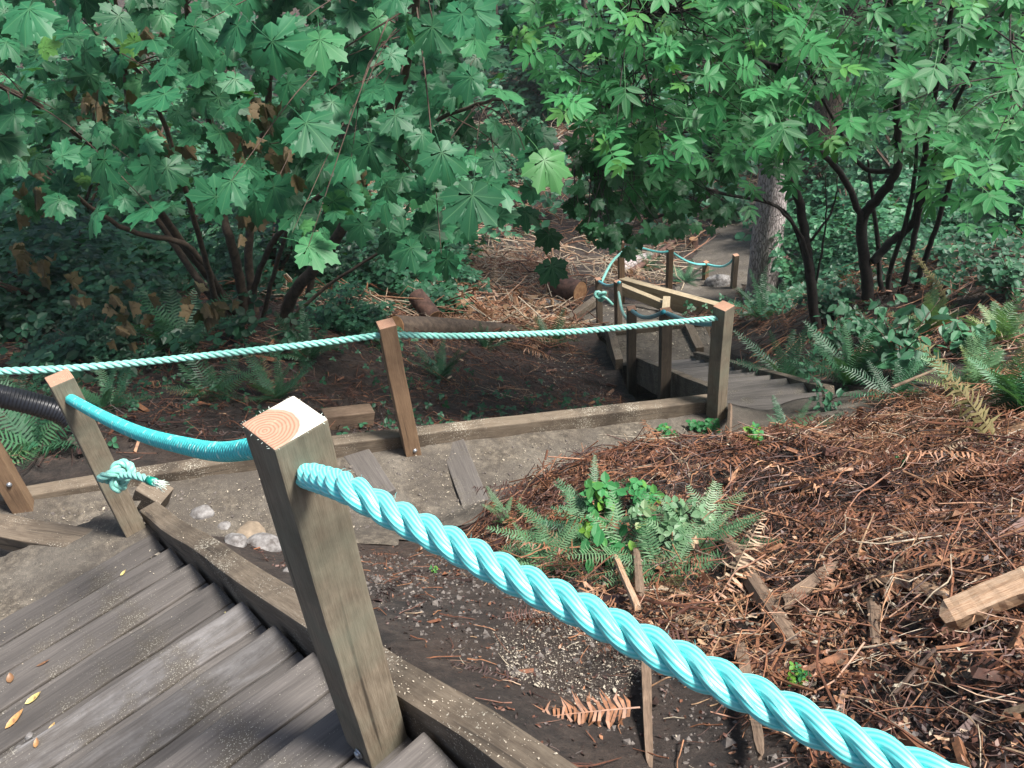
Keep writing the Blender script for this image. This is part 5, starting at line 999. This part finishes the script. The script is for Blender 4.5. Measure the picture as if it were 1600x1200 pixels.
part(a, 'crown', M_ELDER, eld); twigs(bacc, Pe, nodes, (.007, .002), .25); part(bacc, 'branches', [M_STEMD, M_STEMD], eld)
# second shrub: the slim dark trunk and the lighter crown in the top middle
vb = ground_at(1277, 525, 0, 6.); hv = hypot(vb[0], vb[1]); vin = empty('elder_shrub', tuple(vb), 0, 'slim dark trunk beside the far stairs with leafy crown spreading over the top middle', 'shrub')
stems = [([(1277, 530), (1270, 460), (1262, 400), (1250, 320), (1232, 270), (1224, 200), (1222, 120), (1215, 0), (1200, -150)], (0, 0, 0, 0, -.1, -.2, -.4, -.8, -1.2), .052),
 ([(1268, 420), (1250, 365), (1215, 325), (1190, 310)], (0, -.1, -.3, -.4), .02), ([(1224, 220), (1180, 190), (1100, 195), (1000, 240), (900, 330)], (-.2, -.4, -.8, -1.2, -1.6), .026), ([(1222, 120), (1200, 100), (1120, 98), (1070, 115), (950, 160)], (-.3, -.5, -.9, -1.2, -1.6), .03),
 ([(1224, 170), (1150, 120), (1130, 45), (1070, 20), (980, 30)], (-.3, -.6, -1., -1.2, -1.6), .028), ([(1262, 380), (1300, 330), (1310, 270)], (0, .1, .2), .014), ([(1272, 460), (1290, 350), (1290, 270)], (0, 0, .1), .012), ([(1230, 250), (1190, 230), (1100, 260), (1080, 330)], (-.1, -.3, -.6, -.8), .016)]
a = Acc(); nodes = []
for pts, dh, r in stems:
    Q = smooth_path([at(x, y, hv+d) for (x, y), d in zip(pts, dh)], 7); Q = [q+rng.normal(0, .004, 3) for q in Q]; tube(a, Q, [r, r*.85, r*.6, r*.25], 9, bump=.1); nodes += Q[6:]
bacc = a; nodes = np.array(nodes)
a = Acc()
Pv, q, D = layer([(850, -200), (1260, -200), (1280, 60), (1260, 180), (1180, 240), (1060, 270), (980, 250), (900, 215), (850, 160), (830, 90), (790, 60), (830, 30)], 560, 4.4, 6.4); crown_leaves(a, T_ELDER, Pv, rng.uniform(.10, .18, len(Pv)), np.clip(rng.normal(.58, .24, len(Pv)), 0, .94), spread=.4, nrm=(0, -.4, .9), tip=(0, -.5, -.15))
Pv2, q, D = layer([(940, 100), (1250, 100), (1280, 260), (1170, 330), (1090, 300), (1000, 320), (940, 290), (890, 240)], 140, 5.4, 7.2); crown_leaves(a, T_ELDER, Pv2, rng.uniform(.12, .18, len(Pv2)), .35)
Pv3, q, D = layer([(900, -250), (1250, -250), (1250, 80), (1000, 90)], 150, 6.4, 8); crown_leaves(a, T_ELDER3, Pv3, rng.uniform(.12, .18, len(Pv3)), .3)
part(a, 'crown', M_ELDER, vin); twigs(bacc, Pv, nodes, (.007, .002), .22); twigs(bacc, Pv2, nodes, (.007, .002), .2); part(bacc, 'branches', [M_STEMD, M_STEMD], vin)
# small leaved vine maple hanging dark over the far stairs
vm = empty('vine_maple', tuple(vb+np.array([.12, .2, 0])), 0, 'dark small leaved vine maple branch hanging over the far posts in the centre', 'tree'); a = Acc()
Pc, q, D = layer([(890, 210), (960, 230), (1060, 260), (1150, 290), (1140, 360), (1100, 370), (1050, 360), (985, 395), (930, 385), (905, 350), (880, 300)], 135, 5.2, 6.8); crown_leaves(a, T_MAPLEP, Pc, rng.uniform(.09, .15, len(Pc)), .5, nrm=(0, -.6, .8))
part(a, 'crown', M_VINE, vm, True); a = Acc(); base = np.array(vm.location); nodes = []
for pts in ([base, at(1262, 420, hv+.15), at(1225, 330, hv), at(1120, 300, hv-.9), at(1000, 260, hv-1.6), at(900, 250, hv-2)], [at(1120, 300, hv-.9), at(1050, 330, hv-1.3), at(950, 370, hv-1.6)]):
    Q = smooth_path(pts, 8); tube(a, Q, [.028, .015, .008], 7); nodes += Q[10:]
nodes = np.array(nodes); twigs(a, Pc, nodes, (.005, .002), .4); part(a, 'branches', [M_STEMD, M_STEMD], vm)

# ------------------------------------------------------------------ tree trunks
def trunk(name, px_, py_b, w, top_px, mat, label, h0, cat='tree', g=None, hgt=14., crown=True, lean=None, flare=1.35):
    b = ground_at(px_, py_b, 0, h0); D = (b-EYE) @ F_; r = w/2*D/FPX; root = empty(name, tuple(b), 0, label, cat, g); lx = (lean or 0)
    a = Acc(); Q = smooth_path([(0, 0, -.3), (0, 0, .0), (lx*.1, 0, .8), (lx*.5, 0, hgt*.4), (lx, 0, hgt)], 8); n = len(Q); tube(a, Q, [r*flare, r*flare*.95, r, r*.9, r*.85, r*.7, r*.5, r*.3], 28, bump=.07); a.build('trunk', mat, root, True)
    if crown:
        a = Acc(); m = 260; zz = rng.uniform(.45, 1.0, m)*hgt; rr_ = (1.15-zz/hgt)*hgt*.22; az = rng.uniform(0, 6.28, m); P = np.c_[np.cos(az)*rr_*rng.random(m)+lx*zz/hgt, np.sin(az)*rr_*rng.random(m), zz]
        X, Y, Z = rand_frames(m, (0, 0, 1), .3); a.inst(T_FRONDW, P, X, Y, Z, rng.uniform(.9, 1.8, m), rng.random(m)*.5); a.build('crown', M_FERN, root)
    return root
trunk('tree', 1188, 470, 52, 1200, M_BARK, 'thick grey tree trunk with rugged bark right of the farthest posts', 12, hgt=13, lean=.05)
trunk('tree', 1238, 360, 50, 1250, M_BARKB, 'thick reddish brown trunk in shade behind the grey trunk', 14, hgt=13, lean=1.5)
TG = 'background forest trees'
for i, (x_, y_, w_, m, lab) in enumerate([(385, 200, 22, M_BARKB, 'dim brown trunk seen through leaves right of the maple middle stems'), (640, 160, 26, M_BARKB, 'blurred brown background trunk behind the centre left leaves'), (870, 140, 14, M_BARKR, 'slim reddish trunk behind the far stump'), (700, 150, 18, M_BARK, 'pale grey background trunk above the maple right side'), (210, 230, 30, M_BARKB, 'dark broad trunk deep behind the left maple leaves'), (60, 260, 26, M_BARKB, 'dark trunk deep behind the left picture edge'), (1000, 130, 16, M_BARKB, 'thin far trunk behind the top middle crown'), (1130, 170, 22, M_BARK, 'greyish far trunk behind the forked bare branch'), (1420, 200, 26, M_BARKB, 'dark far trunk behind the right shrub'), (1560, 240, 34, M_BARKB, 'broad far trunk by the right picture edge'), (780, 110, 12, M_BARKB, 'thinnest far trunk at the top centre'), (920, 90, 12, M_BARKB, 'far trunk right of the top centre gap'), (520, 140, 16, M_BARKB, 'far trunk behind the vertical dark maple stem')]):
    trunk('tree', x_, y_, w_, x_, m, lab, 16, g=TG, hgt=16, lean=rng.uniform(-.6, .6), flare=1.2)

# ------------------------------------------------------------------ fallen leaves on the near treads
def fallen(px_, py_, ln, wd, rot, mat_rnd, label, name='fallen_leaf'):
    g = atz(px_, py_, -.5)
    for _ in range(10): g = atz(px_, py_, stair_z((g[:2]-P0) @ SD)+.05)
    s_ = (g[:2]-P0) @ SD; g[2] = stair_z(math.ceil((s_-.15)/RUN)*RUN+.15)+.068; V, Fc, uv = leaflet_pts(1, wd, .3, -.1, 6); a = Acc(); a.add(V*ln, Fc, mat_rnd, 0, uv); o = a.build(name, M_YLEAF, smooth=True); o.location = g; o.rotation_euler = (.08, .05, rot); return tag(o, label, 'leaf', 'fallen leaves on the near stairs')
m, nt, bs = newmat('yellowed_leaf'); L(nt, mix(nt, ramp(nt, noise(nt, 60, 4), [(.45, (0, 0, 0)), (.6, (1, 1, 1))]), ramp(nt, attr(nt), [(0, (.12, .06, .03)), (.5, (.4, .22, .08)), (1, (.5, .45, .16))]), (.2, .1, .05)), bs.inputs['Base Color']); M_YLEAF = m
for q in [(5, 1135, .07, .35, -.6, .5, 'orange brown curled leaf nearest the left edge on the treads'), (40, 1102, .055, .4, -.9, .9, 'yellow leaf with a dark tip on the left of the treads'), (62, 1128, .035, .5, -.3, .7, 'small amber leaf beside the knobbly twig'), (35, 1150, .045, .35, -1.2, 1., 'pale yellow leaf under the knobbly twig'), (15, 1065, .04, .6, .4, .1, 'crumpled dark brown leaf on the upper left tread'), (55, 1040, .05, .2, -1.2, .0, 'thin blackish leaf left on the treads'), (55, 1168, .03, .5, .2, .3, 'tiny rusty leaf near the bottom left pebbles'), (190, 903, .03, .45, -.6, .95, 'single pale green yellow leaf on the treads below the knotted post'), (345, 945, .022, .4, .3, 1, 'small yellow leaf near the stair side board'), (268, 855, .014, .6, .3, 1, 'tiny yellow leaf at the foot of the knotted post')]: fallen(*q)

# ------------------------------------------------------------------ thin forest air
a = Acc(); x0, x1, y0, y1, z0, z1 = -160, 160, -12, 182, -16, 20
a.add([(x0, y0, z0), (x1, y0, z0), (x1, y1, z0), (x0, y1, z0), (x0, y0, z1), (x1, y0, z1), (x1, y1, z1), (x0, y1, z1)], [(0, 3, 2, 1), (4, 5, 6, 7), (0, 1, 5, 4), (1, 2, 6, 5), (2, 3, 7, 6), (3, 0, 4, 7)])
m = bpy.data.materials.new('forest_air'); m.use_nodes = True; nt = m.node_tree; nt.nodes.clear(); o_ = nt.nodes.new('ShaderNodeOutputMaterial'); v = nt.nodes.new('ShaderNodeVolumePrincipled')
v.inputs['Density'].default_value = .0007; v.inputs['Color'].default_value = (.85, .95, .95, 1); L(nt, v.outputs[0], o_.inputs['Volume']); tag(a.build('haze', m), kind='stuff')
bpy.context.scene.cycles.volume_bounces = 0
